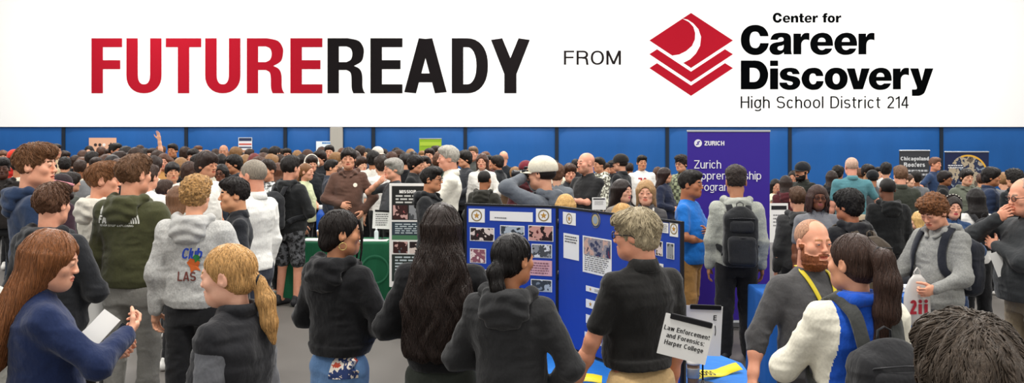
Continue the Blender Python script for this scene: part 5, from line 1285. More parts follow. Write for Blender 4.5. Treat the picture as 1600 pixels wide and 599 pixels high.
backpack(BAGBOY, 'navy-black backpack worn by the curly-haired boy in grey', '#24262e', z=1.17)
backpack(PONY, 'large dark grey backpack on the blue and cream varsity jacket', '#29292b', z=1.10, h=.25, w=.175, d=.09, strapcol='#3a3b39')
backpack(MID['m76'], 'dark backpack worn over the black jacket with cream hood', '#2b2e31', z=1.2)
# ---------------------------------------------------------------- the packed crowd at the far side
# hair, hair colour, garment, colour, skin for each head: (column, row of the crown, pixels per metre, facing)
far = '''103 237 74 60|118 244 82 170|68 238 76 20|76 246 90 150|52 232 70 100|130 236 76 170|157 231 72 200|172 234 78 30|195 230 86 175|212 232 96 170
219 228 70 10|228 233 76 160|251 229 68 180|270 226 74 -10|289 231 76 175|302 234 82 -20|311 229 66 60|323 236 80 0|337 234 78 180|332 246 100 170
345 242 90 190|283 248 108 175|271 255 120 30|246 237 88 170|216 243 104 160|200 240 90 190|186 238 92 140|165 243 96 175|152 248 104 30|129 247 94 170
124 252 108 190|100 247 92 200|310 243 98 150|375 238 84 40|384 243 92 175|410 240 88 180|414 232 70 170|437 243 94 190|465 236 74 170|472 243 86 175
441 234 68 20|459 239 82 -30|478 235 72 -60|508 239 80 190|503 231 67 170|535 233 72 170|528 240 88 100|555 237 86 175|571 239 90 30|575 233 70 180
598 234 72 -20|604 243 100 60|620 232 74 170|633 241 102 175|641 234 76 190|646 238 88 170|660 237 78 10|663 245 100 -30|688 240 92 160|711 240 84 180
743 243 86 160|764 244 80 20|6 236 78 30|30 246 112 170|46 241 84 60|80 251 104 40|62 252 112 20|140 229 66 15|178 244 104 30|190 250 118 60
205 252 112 170|240 246 108 180|264 247 106 175|292 240 86 30|318 245 92 150|356 238 78 180|390 234 70 160|404 247 108 175|424 243 92 170|447 248 104 20
548 243 90 180|566 246 98 40|587 246 106 190|616 246 106 170|637 247 116 180|1028 262 92 170|1186 266 84 100|1300 268 86 170|1345 264 84 190|1372 262 82 20
1432 268 94 170|1478 268 92 60|1496 270 92 180|1536 272 100 150|1570 271 104 170|1228 276 92 175|946 256 84 60|984 256 84 170|866 252 90 190|805 262 98 180'''
r = random.Random(21)
HS = ['short', 'mop', 'crop', 'bangs', 'curly', 'short', 'mop', 'long', 'shoulder', 'bob']
HC_ = [('black', '#171210'), ('dark brown', '#2b1e19'), ('brown', '#4a3125'), ('black', '#1d1614'), ('chestnut', '#5c3b28'), ('sandy', '#8a6642'), ('dark brown', '#332219')]
WR = [('hoodie', 'black', '#1d1e20'), ('jacket', 'dark grey', '#3a3b3e'), ('hoodie', 'grey', '#77787a'), ('tee', 'white', '#dedbd3'), ('jacket', 'navy', '#222c44'), ('hoodie', 'olive', '#4a4b38'),
      ('sweat', 'cream', '#cfc8b4'), ('jacket', 'black', '#191a1d'), ('hoodie', 'maroon', '#4f2328'), ('puffer', 'dark green', '#25352d'), ('tee', 'grey', '#6d6f72'), ('hoodie', 'brown', '#54402f')]
NW = {'tee': 'tee', 'sweat': 'sweatshirt', 'hoodie': 'hoodie', 'jacket': 'jacket', 'puffer': 'puffer jacket'}
LM = [(14, 'the red cap'), (60, 'the tall navy-hoodie boy'), (98, 'the first dark wall seam'), (160, 'the orange poster'), (208, 'the olive-hoodie boy'), (234, 'the raised arm'), (257, 'the girl in mustard'),
      (297, 'the white puffy jacket'), (326, 'the wavy-haired white-tee boy'), (363, 'the bowl-haired boy'), (383, 'the white notice board'), (417, 'the smiling man'), (455, 'the patterned shorts'), (488, 'the white headphones'),
      (526, 'the concrete pillar'), (545, 'the brown-hoodie boy'), (594, 'the loose white tee'), (627, 'the brown knit beanie'), (672, 'the lime green banner'), (697, 'the cream-shirted man'), (753, 'the woman in white jacket'),
      (843, 'the photographer'), (914, 'the bald man in black'), (1003, 'the white sports jersey'), (1041, 'the navy cardigan'), (1200, 'the purple banner'), (1250, 'the bearded man in black cap'), (1331, 'the teal polo'), (1430, 'the dark roofing banner'),
      (1510, 'the globe banner'), (1551, 'the navy quilted jacket'), (1585, 'the curly black-haired person')]
placed = [(P['x'], P['y']) for P in PEOPLE]; seen_lab = {}
rows = []
for tok in far.replace('\n', '|').split('|'):
    px, tp, s, fc = [float(q) for q in tok.split()]
    best = None
    for ds in (0, 2, -2, 4, -4, 6, -6, 9, -9, 12, -12, 15, 18, -15, -18):      # keep an arm's width between neighbours
        s2 = s + ds
        if s2 < 58 or s2 > 125: continue
        H = HC - (tp - YH) / s2
        if not 1.5 < H < 1.93 or (s2 > 99 and 440 < px < 712): continue
        x, y = at(px, s2); d = min(math.hypot((x - a), (y - b)) for a, b in placed)
        if best is None or d > best[0] + .02: best = (d, s2, x, y, H)
        if d > .56: break
    if best is None: s2 = s; x, y = at(px, s2); H = min(1.9, max(1.5, HC - (tp - YH) / s2)); best = (1, s2, x, y, H)
    if best[0] < .47: continue
    placed.append((best[2], best[3])); rows.append((px, best[1], fc, best[4]))
FACING = lambda f: 'seen from behind' if abs(f) > 115 or f > 245 else ('facing front' if abs(f) < 45 else 'in profile')
for px, s, fc, H in rows:
    hn, hcol = r.choice(HC_); st = r.choice(HS); kd, cn, cc = r.choice(WR); f = st in ('long', 'shoulder', 'bob'); sk_ = r.choice([SK1, SK2, SK2, SK3, '#d9a487', SK4])
    ly = dict(short='short', mop='thick', crop='swept', bangs='fringed', curly='curly', long='long', shoulder='shoulder-length', bob='bobbed')[st]
    lx, lt = min(LM, key=lambda q: abs(q[0] - px)); side = 'beside' if abs(lx - px) > 9 else 'behind'
    lab = '%s %s hair, %s %s, %s, %s %s' % (ly, hn, cn, NW[kd], FACING(fc), side, lt)
    n = seen_lab.get(lab, 0); seen_lab[lab] = n + 1
    if n: lab = lab.replace('hair', 'haired head farther back', 1) if n == 1 else lab + ' again'
    person(px, 0, s, fc, lab, sex='f' if f else 'm', hair=(st, hcol), wear=(kd, cc), legs=(r.choice(['jeans', 'trousers']), r.choice(['#1d1e22', '#2b3442', '#3c3c3c'])), skin=sk_,
           arms=('down', 'down'), bw=.9 if f else 1.0, lod='far', H=H, hs=1.08, hood=None)
# ---------------------------------------------------------------- booths, boards, banners, tables
def on_line(a, b, px):
    """point of the vertical plane through floor points a, b seen at column px -> distance along it, depth"""
    t = (px - 800.0) / F; dx, dy = b[0]-a[0], b[1]-a[1]
    k = (t * a[1] - a[0]) / (dx - t * dy); L = math.hypot(dx, dy); return k * L, a[1] + dy * k
class Panel:
    """an upright sheet between floor points a and b (a is seen to the left); local x runs a->b, local -y faces the viewer"""
    def __init__(s, a, b, z0): s.a, s.b, s.z0 = a, b, z0; s.ang = math.atan2(b[1]-a[1], b[0]-a[0]); s.L = math.hypot(b[0]-a[0], b[1]-a[1])
    def uv(s, px, py):
        u, Y = on_line(s.a, s.b, px); return u, HC - (py - YH) * Y / F - s.z0
    def M(s, o=(0, 0)): return Matrix.Translation((s.a[0]-o[0], s.a[1]-o[1], 0)) @ Matrix.Rotation(s.ang, 4, 'Z')
def sheet(mb, pn, M, x0, y0, x1, y1, th=.0015, off=.006, mi=0):
    """thin card covering columns x0..x1, rows y0..y1 of a panel"""
    u0, za = pn.uv(x0, y0); u1, zb = pn.uv(x1, y1)
    mb.box((u0, -off - th, min(za, zb)), (u1, -off, max(za, zb)), mi, M); return u0, u1, min(za, zb), max(za, zb)
def card(pn, parent, M, name, x0, y0, x1, y1, m, label=None, off=.006):
    mb = MB(); r = sheet(mb, pn, M, x0, y0, x1, y1, off=off); o = mb.build(name, m, parent)
    if label: o['label'] = label
    return o, r
def star(cx, cz, r, n=5, inner=.42, rot=90):
    return [(cx + (r if i % 2 == 0 else r*inner) * math.cos(math.radians(rot + 180*i/n)), cz + (r if i % 2 == 0 else r*inner) * math.sin(math.radians(rot + 180*i/n))) for i in range(2*n)]
def ring(cx, cz, r, w, n=28):
    P = [(cx + r*math.cos(2*PI*i/n), cz + r*math.sin(2*PI*i/n)) for i in range(n+1)]; return ribbon(P, w, w)
def disc(cx, cz, r, n=28): return [(cx + r*math.cos(2*PI*i/n), cz + r*math.sin(2*PI*i/n)) for i in range(n)]
def bars(u0, u1, z0, z1, n, fill=.45, seed=1):
    """lines of unreadably small print"""
    r = random.Random(seed); v = []; f = []; h = (z1-z0)/n
    for i in range(n):
        z = z1 - h*(i+.75); x = u0 + (u1-u0)*.04; e = u1 - (u1-u0)*r.uniform(.04, .22)
        while x < e:
            w_ = (u1-u0)*r.uniform(.06, .16); w_ = min(w_, e-x); o = len(v); v += [(x, z), (x+w_, z), (x+w_, z+h*fill), (x, z+h*fill)]; f.append((o, o+1, o+2, o+3)); x += w_ + (u1-u0)*.03
    return v, f
WHITE = mat('paint', '#e9e8e4', rough=.6); GOLD = mat('paint', '#b88a3c', rough=.5)

def cloth_table(name, poly, ztop, col, label, zb=.012, cat='table', flare=.05, legs=True):
    """a folding table under a fitted floor-length cloth; poly = floor outline, counter-clockwise"""
    cx = sum(p[0] for p in poly)/len(poly); cy = sum(p[1] for p in poly)/len(poly)
    root = empty(name, (cx, cy, 0)); tag(root, label, cat)
    pts = []
    for i in range(len(poly)):
        a, b = poly[i], poly[(i+1) % len(poly)]; n = max(2, int(math.dist(a, b)/.05))
        pts += [((a[0]+(b[0]-a[0])*k/n)-cx, (a[1]+(b[1]-a[1])*k/n)-cy) for k in range(n)]
    n = len(pts); mb = MB(); v = []; rows = [ztop, ztop-.006, ztop-.03, ztop*.72, ztop*.45, ztop*.2, zb]
    for j, z in enumerate(rows):
        for i, (x, y) in enumerate(pts):
            d = math.hypot(x, y); k = 0 if j < 2 else (j-1)/5
            w_ = (.022*math.sin(i*.75)+.014*math.sin(i*1.7+1)) * k * (1 if j > 2 else .3) + (flare*.3*k) - (.008 if j == 0 else 0)
            v.append((x + x/d*w_, y + y/d*w_, z))
    f = [tuple(range(n))] + [(j*n+i, (j+1)*n+i, (j+1)*n+(i+1) % n, j*n+(i+1) % n) for j in range(len(rows)-1) for i in range(n)]
    mb.add(v, f, 0, False); o = mb.build('tablecloth', mat('cloth', col), root)
    for q in o.data.polygons:
        if len(q.vertices) == 4: q.use_smooth = True
    tb = MB(); q = [(x*.96, y*.96) for x, y in [(p[0]-cx, p[1]-cy) for p in poly]]
    m_ = len(q); vv = [(x, y, ztop-.045) for x, y in q] + [(x, y, ztop-.012) for x, y in q]
    tb.add(vv, [tuple(range(m_-1, -1, -1)), tuple(range(m_, 2*m_))] + [(i, (i+1) % m_, (i+1) % m_+m_, i+m_) for i in range(m_)]); tb.build('tabletop', mat('paint', '#c9c4b8'), root)
    for x, y in q[:4]:
        l = MB(); l.tube([(x*.88, y*.88, 0), (x*.88, y*.88, ztop-.04)], .014, 8); l.build('leg', mat('metal', '#7a7d80'), root)
    return root

# ---- the law enforcement booth: blue table, folding display board
ZT = .70
cloth_table('booth_table', [(-.34, 4.98), (1.34, 4.64), (1.40, 5.45), (1.05, 6.28), (-.46, 6.30)], ZT, '#1e6fc2', 'bright blue cloth-covered table carrying the tall blue display board')
pa, pb, pc = at(727, 228), at(872, 237), at(1067, 290)
board = empty('display_board', (pb[0], pb[1], ZT + .006)); tag(board, 'tall folding blue display board with badges, photos and black edging', 'display board')
ZB = ZT + .006; HB = .914
def board_panel(a, b, nm):
    pn = Panel(a, b, ZB); M = pn.M((pb[0], pb[1])); e = .014
    mb = MB(); mb.box((e, -.005, e), (pn.L-e, .006, HB-e), 0, M); o = mb.build(nm, mat('pad', '#1b3fa0'), board)
    fr = MB()
    for lo, hi in (((0, -.009, 0), (pn.L, .010, e)), ((0, -.009, HB-e), (pn.L, .010, HB)), ((0, -.009, e), (e, .010, HB-e)), ((pn.L-e, -.009, e), (pn.L, .010, HB-e))): fr.box(lo, hi, 0, M)
    fr.build('edging', mat('paint', '#14151c'), o); return pn, M, o
P1, M1_, O1 = board_panel(pa, pb, 'side_panel'); P2_, M2_, O2 = board_panel(pb, pc, 'centre_panel')
hg = MB()
for z in (.12, .46, .80): hg.tube([(0, -.012, z-.03), (0, -.012, z+.03)], .007, 10)
hg.build('hinge', mat('metal', '#3c3c40'), board)
def badge(pn, M, par, x0, y0, x1, y1):
    o, (u0, u1, z0, z1) = card(pn, par, M, 'badge_card', x0, y0, x1, y1, WHITE)
    cx, cz, r_ = (u0+u1)/2, (z0+z1)/2, min(u1-u0, z1-z0)*.42
    g = MB(); g.prism(star(cx, cz, r_*.62), -.0085, -.0076, 0, M); g.build('gold_star', GOLD, o)
    flat_text('badge_ring', ring(cx, cz, r_*.92, r_*.22), -.0080, mat('paint', '#8d7a52'), o, M)
for q in ((733, 326, 758, 348), (838, 326, 862, 348)): badge(P1, M1_, O1, *q)
badge(P2_, M2_, O2, 881, 331, 901, 353); badge(P2_, M2_, O2, 1048, 345, 1061, 371)
o, (u0, u1, z0, z1) = card(P1, O1, M1_, 'title_card', 766, 330, 833, 347, WHITE); flat_text('print', bars(u0+.03, u0+.13, z0+.012, z0+.03, 1, .4), -.0080, mat('paint', '#6a6a6a'), o, M1_)
PH = dict(a=('#6b2a2e', '#d9c9c0', '#2a1f20', '#a8525a'), b=('#7d8790', '#3b4148', '#aab4bc', '#20252b'), c=('#8e2f33', '#2a1a1c', '#c9968a', '#5a2026'), d=('#d9dadb', '#4a4d50', '#8c8f92', '#1b1d20'), e=('#c7a49a', '#8a5560', '#e4cfc6', '#5c3540'), f=('#23284a', '#7a6f88', '#101326', '#b0a8b8'), g=('#3c4f6a', '#c8c0b8', '#121820', '#7a2f36'))
def pic(pn, M, par, x0, y0, x1, y1, k, sc=30, frame=1.2):
    o, _ = card(pn, par, M, 'photo_print', x0, y0, x1, y1, WHITE); q, _ = card(pn, o, M, 'photo_image', x0+frame, y0+frame, x1-frame, y1-frame, mat('photo', '#888888', cols=PH[k], sc=sc), off=.0078)
for q in ((735, 355, 773, 378, 'a'), (782, 352, 820, 368, 'b'), (826, 352, 865, 378, 'c'), (831, 381, 863, 404, 'd'), (735, 388, 760, 412, 'e'), (780, 372, 820, 398, 'g'), (830, 436, 863, 457, 'b'), (729, 488, 757, 538, 'f'), (735, 420, 770, 445, 'c'), (780, 405, 818, 432, 'a'), (770, 470, 815, 500, 'd')): pic(P1, M1_, O1, *q)
o, (u0, u1, z0, z1) = card(P1, O1, M1_, 'pink_note', 826, 406, 863, 432, mat('paint', '#d8a8ae')); flat_text('print', bars(u0+.01, u1-.01, z0+.01, z1-.01, 5), -.0080, mat('paint', '#8a6068'), o, M1_)
# round seal
u, zc = P2_.uv(932, 344); r_ = .048
sl = MB(); sl.prism(disc(u, zc, r_), -.0085, -.006, 0, M2_); so = sl.build('round_seal', mat('paint', '#b9a878'), O2)
flat_text('seal_ring', ring(u, zc, r_*.86, r_*.2), -.0092, mat('paint', '#243a6a'), so, M2_); g = MB(); g.prism(disc(u, zc, r_*.5), -.0098, -.0088, 0, M2_); g.build('seal_centre', mat('paint', '#8f9dac'), so)
o, (u0, u1, z0, z1) = card(P2_, O2, M2_, 'notice_sheet', 882, 364, 906, 408, WHITE); flat_text('print', bars(u0+.01, u1-.01, z1-.06, z1-.01, 3), -.0080, mat('paint', '#555555'), o, M2_)
o, (u0, u1, z0, z1) = card(P2_, O2, M2_, 'story_sheet', 912, 368, 957, 435, WHITE)
card(P2_, o, M2_, 'officer_photo', 914, 370, 955.5, 405, mat('photo', '#888888', cols=('#20263c', '#c9a596', '#8f8a90', '#343c5a', '#7a2f44'), sc=26), off=.0078)
flat_text('print', bars(u0+.01, u1-.01, z0+.012, z0+.115, 8), -.0080, mat('paint', '#777777'), o, M2_)
for a in ((917, 446, 941, 461), (917, 467, 941, 487), (917, 491, 941, 512), (915, 518, 941, 541)):
    o, (u0, u1, z0, z1) = card(P2_, O2, M2_, 'small_badge_card', *a, WHITE); g = MB(); g.prism(star(u0+(u1-u0)*.3, (z0+z1)/2, (z1-z0)*.32), -.0085, -.0076, 0, M2_); g.build('gold_star', GOLD, o)
    flat_text('print', bars(u0+(u1-u0)*.55, u1-.004, z0+.008, z1-.008, 3), -.0080, mat('paint', '#777777'), o, M2_)
for q in ((1026, 376, 1037, 401, 'a'), (1043, 379, 1055, 406, 'd'), (1043, 423, 1057, 447, 'c'), (1046, 462, 1058, 482, 'b')): pic(P2_, M2_, O2, *q)
for a in ((1030, 347, 1046, 365), (1022, 410, 1038, 432), (1038, 552, 1062, 582)):
    o, (u0, u1, z0, z1) = card(P2_, O2, M2_, 'text_card', *a, WHITE); flat_text('print', bars(u0+.004, u1-.004, z0+.006, z1-.006, 5), -.0080, mat('paint', '#777777'), o, M2_)

# yellow tape with black writing lying on the cloth
def tape(name, pts, label, txt):
    root = None; mb = MB(); n = 30; v = []; w_ = .075; Ls = [0]
    for i in range(1, len(pts)): Ls.append(Ls[-1] + math.dist(pts[i], pts[i-1]))
    def P(d):
        j = max(k for k in range(len(Ls)) if Ls[k] <= d + 1e-9); j = min(j, len(pts)-2); t = (d-Ls[j])/(Ls[j+1]-Ls[j]); return Vector((pts[j][0]+(pts[j+1][0]-pts[j][0])*t, pts[j][1]+(pts[j+1][1]-pts[j][1])*t, 0))
    def S(d, z):  # point on the tape: z across
        p = P(min(max(d, 0), Ls[-1])); q = P(min(Ls[-1], d+.01)) - P(max(0, min(Ls[-1]-.001, d)-.01)); q.normalize(); nn = Vector((-q.y, q.x, 0))
        return p + nn*z*.85 + Vector((0, 0, ZT + .012 + abs(z+.04)*.35 + .01*math.sin(d*19)))
    for i in range(n+1):
        for z in (-w_/2, w_/2): v.append(S(Ls[-1]*i/n, z))
    for i in range(n+1):
        for z in (-w_/2, w_/2): v.append(S(Ls[-1]*i/n, z) - Vector((0, 0, .0015)))
    f = [(2*i, 2*i+2, 2*i+3, 2*i+1) for i in range(n)]; N_ = 2*(n+1); f += [tuple(k+N_ for k in q[::-1]) for q in f]
    f += [(2*i, 2*i+N_, 2*i+2+N_, 2*i+2) for i in range(n)] + [(2*i+1, 2*i+3, 2*i+3+N_, 2*i+1+N_) for i in range(n)]
    mb.add(v, f, 0, True); o = mb.build(name, mat('paint', '#e6d21e', rough=.4), None); tag(o, label, 'tape')
    vt, ft = subdiv(sans(txt, .045, .2, width=.95), .03); me = MB(); me.add([tuple(S(x+.02, z-.022) + Vector((0, 0, .0012))) for x, z in vt], ft); me.build('lettering', mat('paint', '#151515'), o)
tape('barrier_tape', [(-.32, 5.08), (-.05, 5.04), (.22, 5.02), (.50, 4.98)], 'yellow barrier tape with black letters lying in front of the display board', 'CRIME SCENE DO NOT')
tape('barrier_tape', [(1.00, 5.02), (1.12, 5.10), (1.24, 5.20), (1.33, 5.24)], 'short crumpled yellow tape end beside the lettered sign stands', 'CROSS')
for i, (px_, s_, c, a) in enumerate(((878, 262, '#8a6fae', .3), (888, 259, '#d8c8d8', -.4), (896, 262, '#6d5fa0', .8), (886, 266, '#c4a0bc', 1.4), (903, 258, '#b5b2cc', .1))):
    x, y = at(px_, s_); y += .0; mb = MB(); mb.box((-.035, -.022, 0), (.035, .022, .003), bev=.001); o = mb.build('handout_card', mat('paint', c), None, (x, y, ZT + .003 + i*.004), a)
    tag(o, 'small glossy handout card in the scattered pile on the blue table', 'card', 'handout cards scattered on the blue table')

def sign_stand(label, corners_c, s, w_, h_, tilt, yawz, lines, zc, txtcol='#1a1a1a', base_z=ZT, pole=True, big=1.0, pxc=0):
    """a sheet in a black clip bar on a slim pole and foot"""
    x, y = at(pxc, s); root = empty('sign_stand', (x, y, base_z), yawz); tag(root, label, 'sign')
    Mt = Matrix.Translation((0, 0, zc - base_z)) @ Matrix.Rotation(tilt, 4, 'Y')
    mb = MB(); mb.box((-w_/2, -.0015, -h_/2), (w_/2, .0015, h_/2), 0, Mt); pp = mb.build('sign_sheet', WHITE, root)
    c = MB(); c.box((-w_*.40, -.008, h_/2-.020), (w_*.46, .008, h_/2+.006), 0, Mt, bev=.003); c.build('clip_bar', mat('paint', '#111114', rough=.35), root)
    p = MB(); p.tube([(.0, .012, .008), (.0, .012, zc-base_z+h_/2-.01)], .005, 8); p.build('pole', mat('paint', '#151517', rough=.4), root)
    b_ = MB(); b_.lathe([(.075, 0), (.075, .006), (.012, .014), (.008, .03)], 24, (0, .012, 0)); b_.build('foot', mat('paint', '#151517', rough=.4), root)
    if lines: flat_text('lettering', fit(lines[0], *lines[1]), -.0022, mat('paint', txtcol), pp, Mt)
    return root
sign_stand('white sign reading Law Enforcement and Forensics Harper College in a black clip', None, 345, .222, .188, math.radians(13), math.radians(-6), (sans('Law Enforcement\nand Forensics:\nHarper College', 1, .17, width=.86, align='c', line=1.5), (-.104, .104, -.050, .042)), 1.161, base_z=0.001, pxc=1071)
sg = sign_stand('second clipped white sign partly covered by the Law Enforcement sign', None, 283, .205, .275, math.radians(3), math.radians(4), (sans('E', 1, .2), (.052, .070, .060, .088)), 1.005, pxc=1099)
flat_text('lettering', fit(sans(')', 1, .2), .062, .070, -.030, .030), -.0022 + 0, mat('paint', '#1a1a1a'), sg, Matrix.Translation((0, 0, 1.005-ZT)))
# iced-drink cup
x, y = at(1083, 289); cu = empty('drink_cup', (x, y, ZT + .001)); tag(cu, 'clear plastic drink cup with white lid on the blue table', 'cup')
mb = MB(); mb.lathe([(.026, 0), (.028, .002), (.036, .150), (.034, .150), (.0265, .005)], 24); mb.build('cup_body', mat('paint', '#6f5a4c', rough=.15), cu)
mb = MB(); mb.lathe([(.039, .148), (.039, .158), (.036, .166), (.028, .182), (.010, .184), (.008, .184)], 24); mb.build('lid', mat('paint', '#e8e8e6', rough=.3), cu)
mb = MB(); mb.lathe([(.0335, .075), (.0355, .125), (.0362, .128)], 24); mb.build('paper_band', mat('paint', '#b8bdbd'), cu)

# ---- roll-up banners
def rollup(label, x0, x1, ytop_, s, m, base='#9a9c9e', foot=True):
    X0, y = at(x0, s); X1, _ = at(x1, s); W_ = X1-X0; zt = zat(ytop_, s); root = empty('roll_up_banner', ((X0+X1)/2, y, 0)); tag(root, label, 'banner')
    mb = MB(); n = 12; v = []
    for j in range(n+1):
        z = .09 + (zt-.10)*j/n; 
        for yy in (-.002, 0):
            v += [(-W_/2, yy + .012*math.sin(PI*j/n), z), (W_/2, yy + .012*math.sin(PI*j/n), z)]
    f = []
    for j in range(n): a = 4*j; f += [(a, a+1, a+5, a+4), (a+2, a+6, a+7, a+3), (a, a+4, a+6, a+2), (a+1, a+3, a+7, a+5)]
    mb.add(v, f); bs = mb.build('banner_sheet', m, root)
    t_ = MB(); t_.box((-W_/2-.005, -.012, zt-.018), (W_/2+.005, .012, zt+.004), bev=.004); t_.build('top_rail', mat('metal', '#c4c6c8'), root)
    c = MB(); c.box((-W_/2-.015, -.05, .012), (W_/2+.015, .05, .10), bev=.02); c.build('base', mat('metal', base), root)
    for sx in (-1, 1): q = MB(); q.box((sx*W_*.33-.02, -.17, 0), (sx*W_*.33+.02, .17, .014), bev=.004); q.build('foot', mat('metal', base), root)
    q = MB(); q.tube([(0, .03, .08), (0, .03, zt-.01)], .008, 8); q.build('support_pole', mat('metal', '#8c8e90'), root)
    return root, bs, (lambda px: (px-800)/s - (X0+X1)/2), (lambda py: zat(py, s))
root_z, bs, fx, fz = rollup('tall purple roll-up banner with white Zurich Apprenticeship Program lettering', 1074, 1203, 204, 145, mat('paint', '#3d2796', rough=.45))
wt = mat('paint', '#f2f0f4')
def line(parent, fx, fz, txt, x0, x1, y0, y1, m, yy=-.0065, **kw):
    return flat_text('lettering', fit(sans(txt, 1, **kw), fx(x0), fx(x1), fz(y1), fz(y0)), yy, m, parent)
line(bs, fx, fz, 'ZURICH', 1100.5, 1131.5, 220.5, 228, wt, weight=.24, width=1.1)
line(bs, fx, fz, 'Zurich', 1084.5, 1126.5, 250.5, 263.5, wt, weight=.12, width=.95)
line(bs, fx, fz, 'Apprenticeship', 1084.5, 1189, 268, 284, wt, weight=.12, width=.95)
line(bs, fx, fz, 'Program', 1084.5, 1142, 286, 301.5, wt, weight=.12, width=.95)
lg = MB(); lg.prism(disc(fx(1090.5), fz(224), 6.2/150), -.008, -.0055); lo_ = lg.build('round_logo', wt, bs)
flat_text('logo_stroke', ribbon([(fx(1087.5), fz(226.5)), (fx(1091), fz(225)), (fx(1090), fz(222.5)), (fx(1093.5), fz(221))], .012, .012), -.0092, mat('paint', '#3d2796'), lo_)
r2, bs, fx, fz = rollup('lime green roll-up banner rising above the heads near the wall seam', 655, 690, 216.5, 60, mat('paint', '#8db32c', rough=.5))
flat_text('band', ([(fx(656), fz(222)), (fx(689), fz(222)), (fx(689), fz(228)), (fx(656), fz(228))], [(0, 1, 2, 3)]), -.007, mat('paint', '#a9c53e'), bs)
r3, bs, fx, fz = rollup('dark grey roll-up banner reading Chicagoland Roofers against the blue pads', 1405, 1453, 235, 76, mat('paint', '#38393d', rough=.6))
for t_, a, b, c, d, wgt in (('Chicagoland', 1407, 1451, 245, 252.5, .24), ('Roofers', 1412, 1445, 254, 261.5, .24)): line(bs, fx, fz, t_, a, b, c, d, mat('paint', '#c9cacc'), weight=wgt)
flat_text('print', bars(fx(1416), fx(1452), fz(276), fz(264), 2, .5), -.0065, mat('paint', '#b4b5b8'), bs)
m_ = MB(); m_.box((fx(1431), -.0085, fz(295)), (fx(1443), -.0065, fz(283))); m_.build('white_square', mat('paint', '#d6d7d8'), bs)
r4, bs, fx, fz = rollup('dark navy roll-up banner with a glowing globe picture', 1476, 1545, 237, 77, mat('paint', '#1a2447', rough=.4))
gc = (fx(1512), fz(273)); m_ = MB(); m_.prism(disc(gc[0], gc[1], .40, 40), -.0085, -.0065); 
vv = [(min(max(x, fx(1477)), fx(1544)), y, min(max(z, .2), fz(239))) for x, y, z in m_.v]; m_.v = vv
go = m_.build('globe_picture', mat('photo', '#888888', cols=('#17203a', '#5d5248', '#a89a84', '#28304a', '#7f8a98', '#3a2f2c'), sc=9), bs)
flat_text('globe_rim', ribbon([(gc[0]+.385*math.cos(math.radians(a)), gc[1]+.385*math.sin(math.radians(a))) for a in range(15, 112, 6)], .035, .035), -.0098, mat('paint', '#d8a53a'), go)
flat_text('print', bars(fx(1480), fx(1506), fz(264), fz(257), 2, .5), -.011, mat('paint', '#cfcfd4'), bs)

# ---- posters fixed to the wall pads
def wall_poster(label, x0, x1, y0, y1, m, name='wall_poster'):
    Yp = YW - .012; s_ = F / Yp; root = empty(name, ((x0+x1)/2/s_ - 800/s_, Yp, zat(y1, s_))); tag(root, label, 'poster')
    W_ = (x1-x0)/s_; H_ = (y1-y0)/s_; mb = MB(); mb.box((-W_/2, -.004, 0), (W_/2, 0, H_)); o = mb.build('poster_sheet', m, root); return root, o, W_, H_
r5, o5, W_, H_ = wall_poster('pale orange poster with small dark symbols on the blue pads', 139, 182, 215.5, 250, mat('paint', '#dca98c'))
for i, (u, c) in enumerate(((-.26, '#3a3030'), (-.10, '#3a3030'), (.05, '#e8e0d8'), (.30, '#2a2426'))):
    m_ = MB(); m_.prism(disc(u*W_, H_*.68, .045, 16) if i != 3 else star(u*W_, H_*.66, .09, 4, .5), -.009, -.004); m_.build('symbol', mat('paint', c), o5)
r6, o6, W_, H_ = wall_poster('white and navy notice board with red and white rows', 372.5, 394, 215, 254, mat('paint', '#d7d9de'))
for z, h_, c in ((.86, .12, '#2b3350'), (.70, .06, '#c05040'), (.58, .05, '#2b3350'), (.40, .10, '#b88a70'), (.26, .05, '#2b3350'), (.10, .08, '#7b98c8')):
    m_ = MB(); m_.box((-W_*.46, -.008, H_*z), (W_*.46, -.004, H_*(z+h_))); m_.build('printed_row', mat('paint', c), o6)
r7, o7, W_, H_ = wall_poster('white poster with blue heading beside the concrete pillar', 494, 523, 221, 246, mat('paint', '#dfe6ea'))
flat_text('print', bars(-W_*.2, W_*.42, H_*.80, H_*.94, 1, .8), -.0050, mat('paint', '#2f74b8'), o7)

# ---- green table with its things, floor-standing poster
g0, g1 = at(440, 124)[0], at(712, 124)[0]
gt = cloth_table('exhibit_table', [(g0, 11.22), (g1, 11.22), (g1, 11.78), (g0, 11.78)], .75, '#13593a', 'table under a dark green cloth with a round emblem, below the brown-hoodie boy')
rg = ring(at(588, 124)[0] - (g0+g1)/2, .42, .17, .02); flat_text('round_emblem', rg, 11.22 - (11.22+11.78)/2 - .045, mat('paint', '#2c6f50'), gt)
m_ = MB(); m_.box((at(474, 123)[0], 11.30, .752), (at(520, 123)[0], 11.55, .765), bev=.003); tag(m_.build('paper_stack', WHITE), 'flat stack of white papers on the green table', 'papers')
m_ = MB(); m_.box((at(560, 123)[0], 11.28, .752), (at(606, 123)[0], 11.50, .760), bev=.003); tag(m_.build('leaflets', mat('paint', '#cfd3cc')), 'thin pale leaflets near the small sign on the green table', 'papers')
x, y = at(498, 121); c = empty('paper_cup', (x, 11.62, .752)); tag(c, 'brown and white paper coffee cup on the green table', 'cup')
m_ = MB(); m_.lathe([(.028, 0), (.038, .095), (.036, .095), (.03, .004)], 18); m_.build('cup_body', mat('paint', '#a5805f'), c); m_ = MB(); m_.lathe([(.040, .093), (.040, .102), (.030, .112), (.005, .112)], 18); m_.build('lid', mat('paint', '#eceae6'), c)
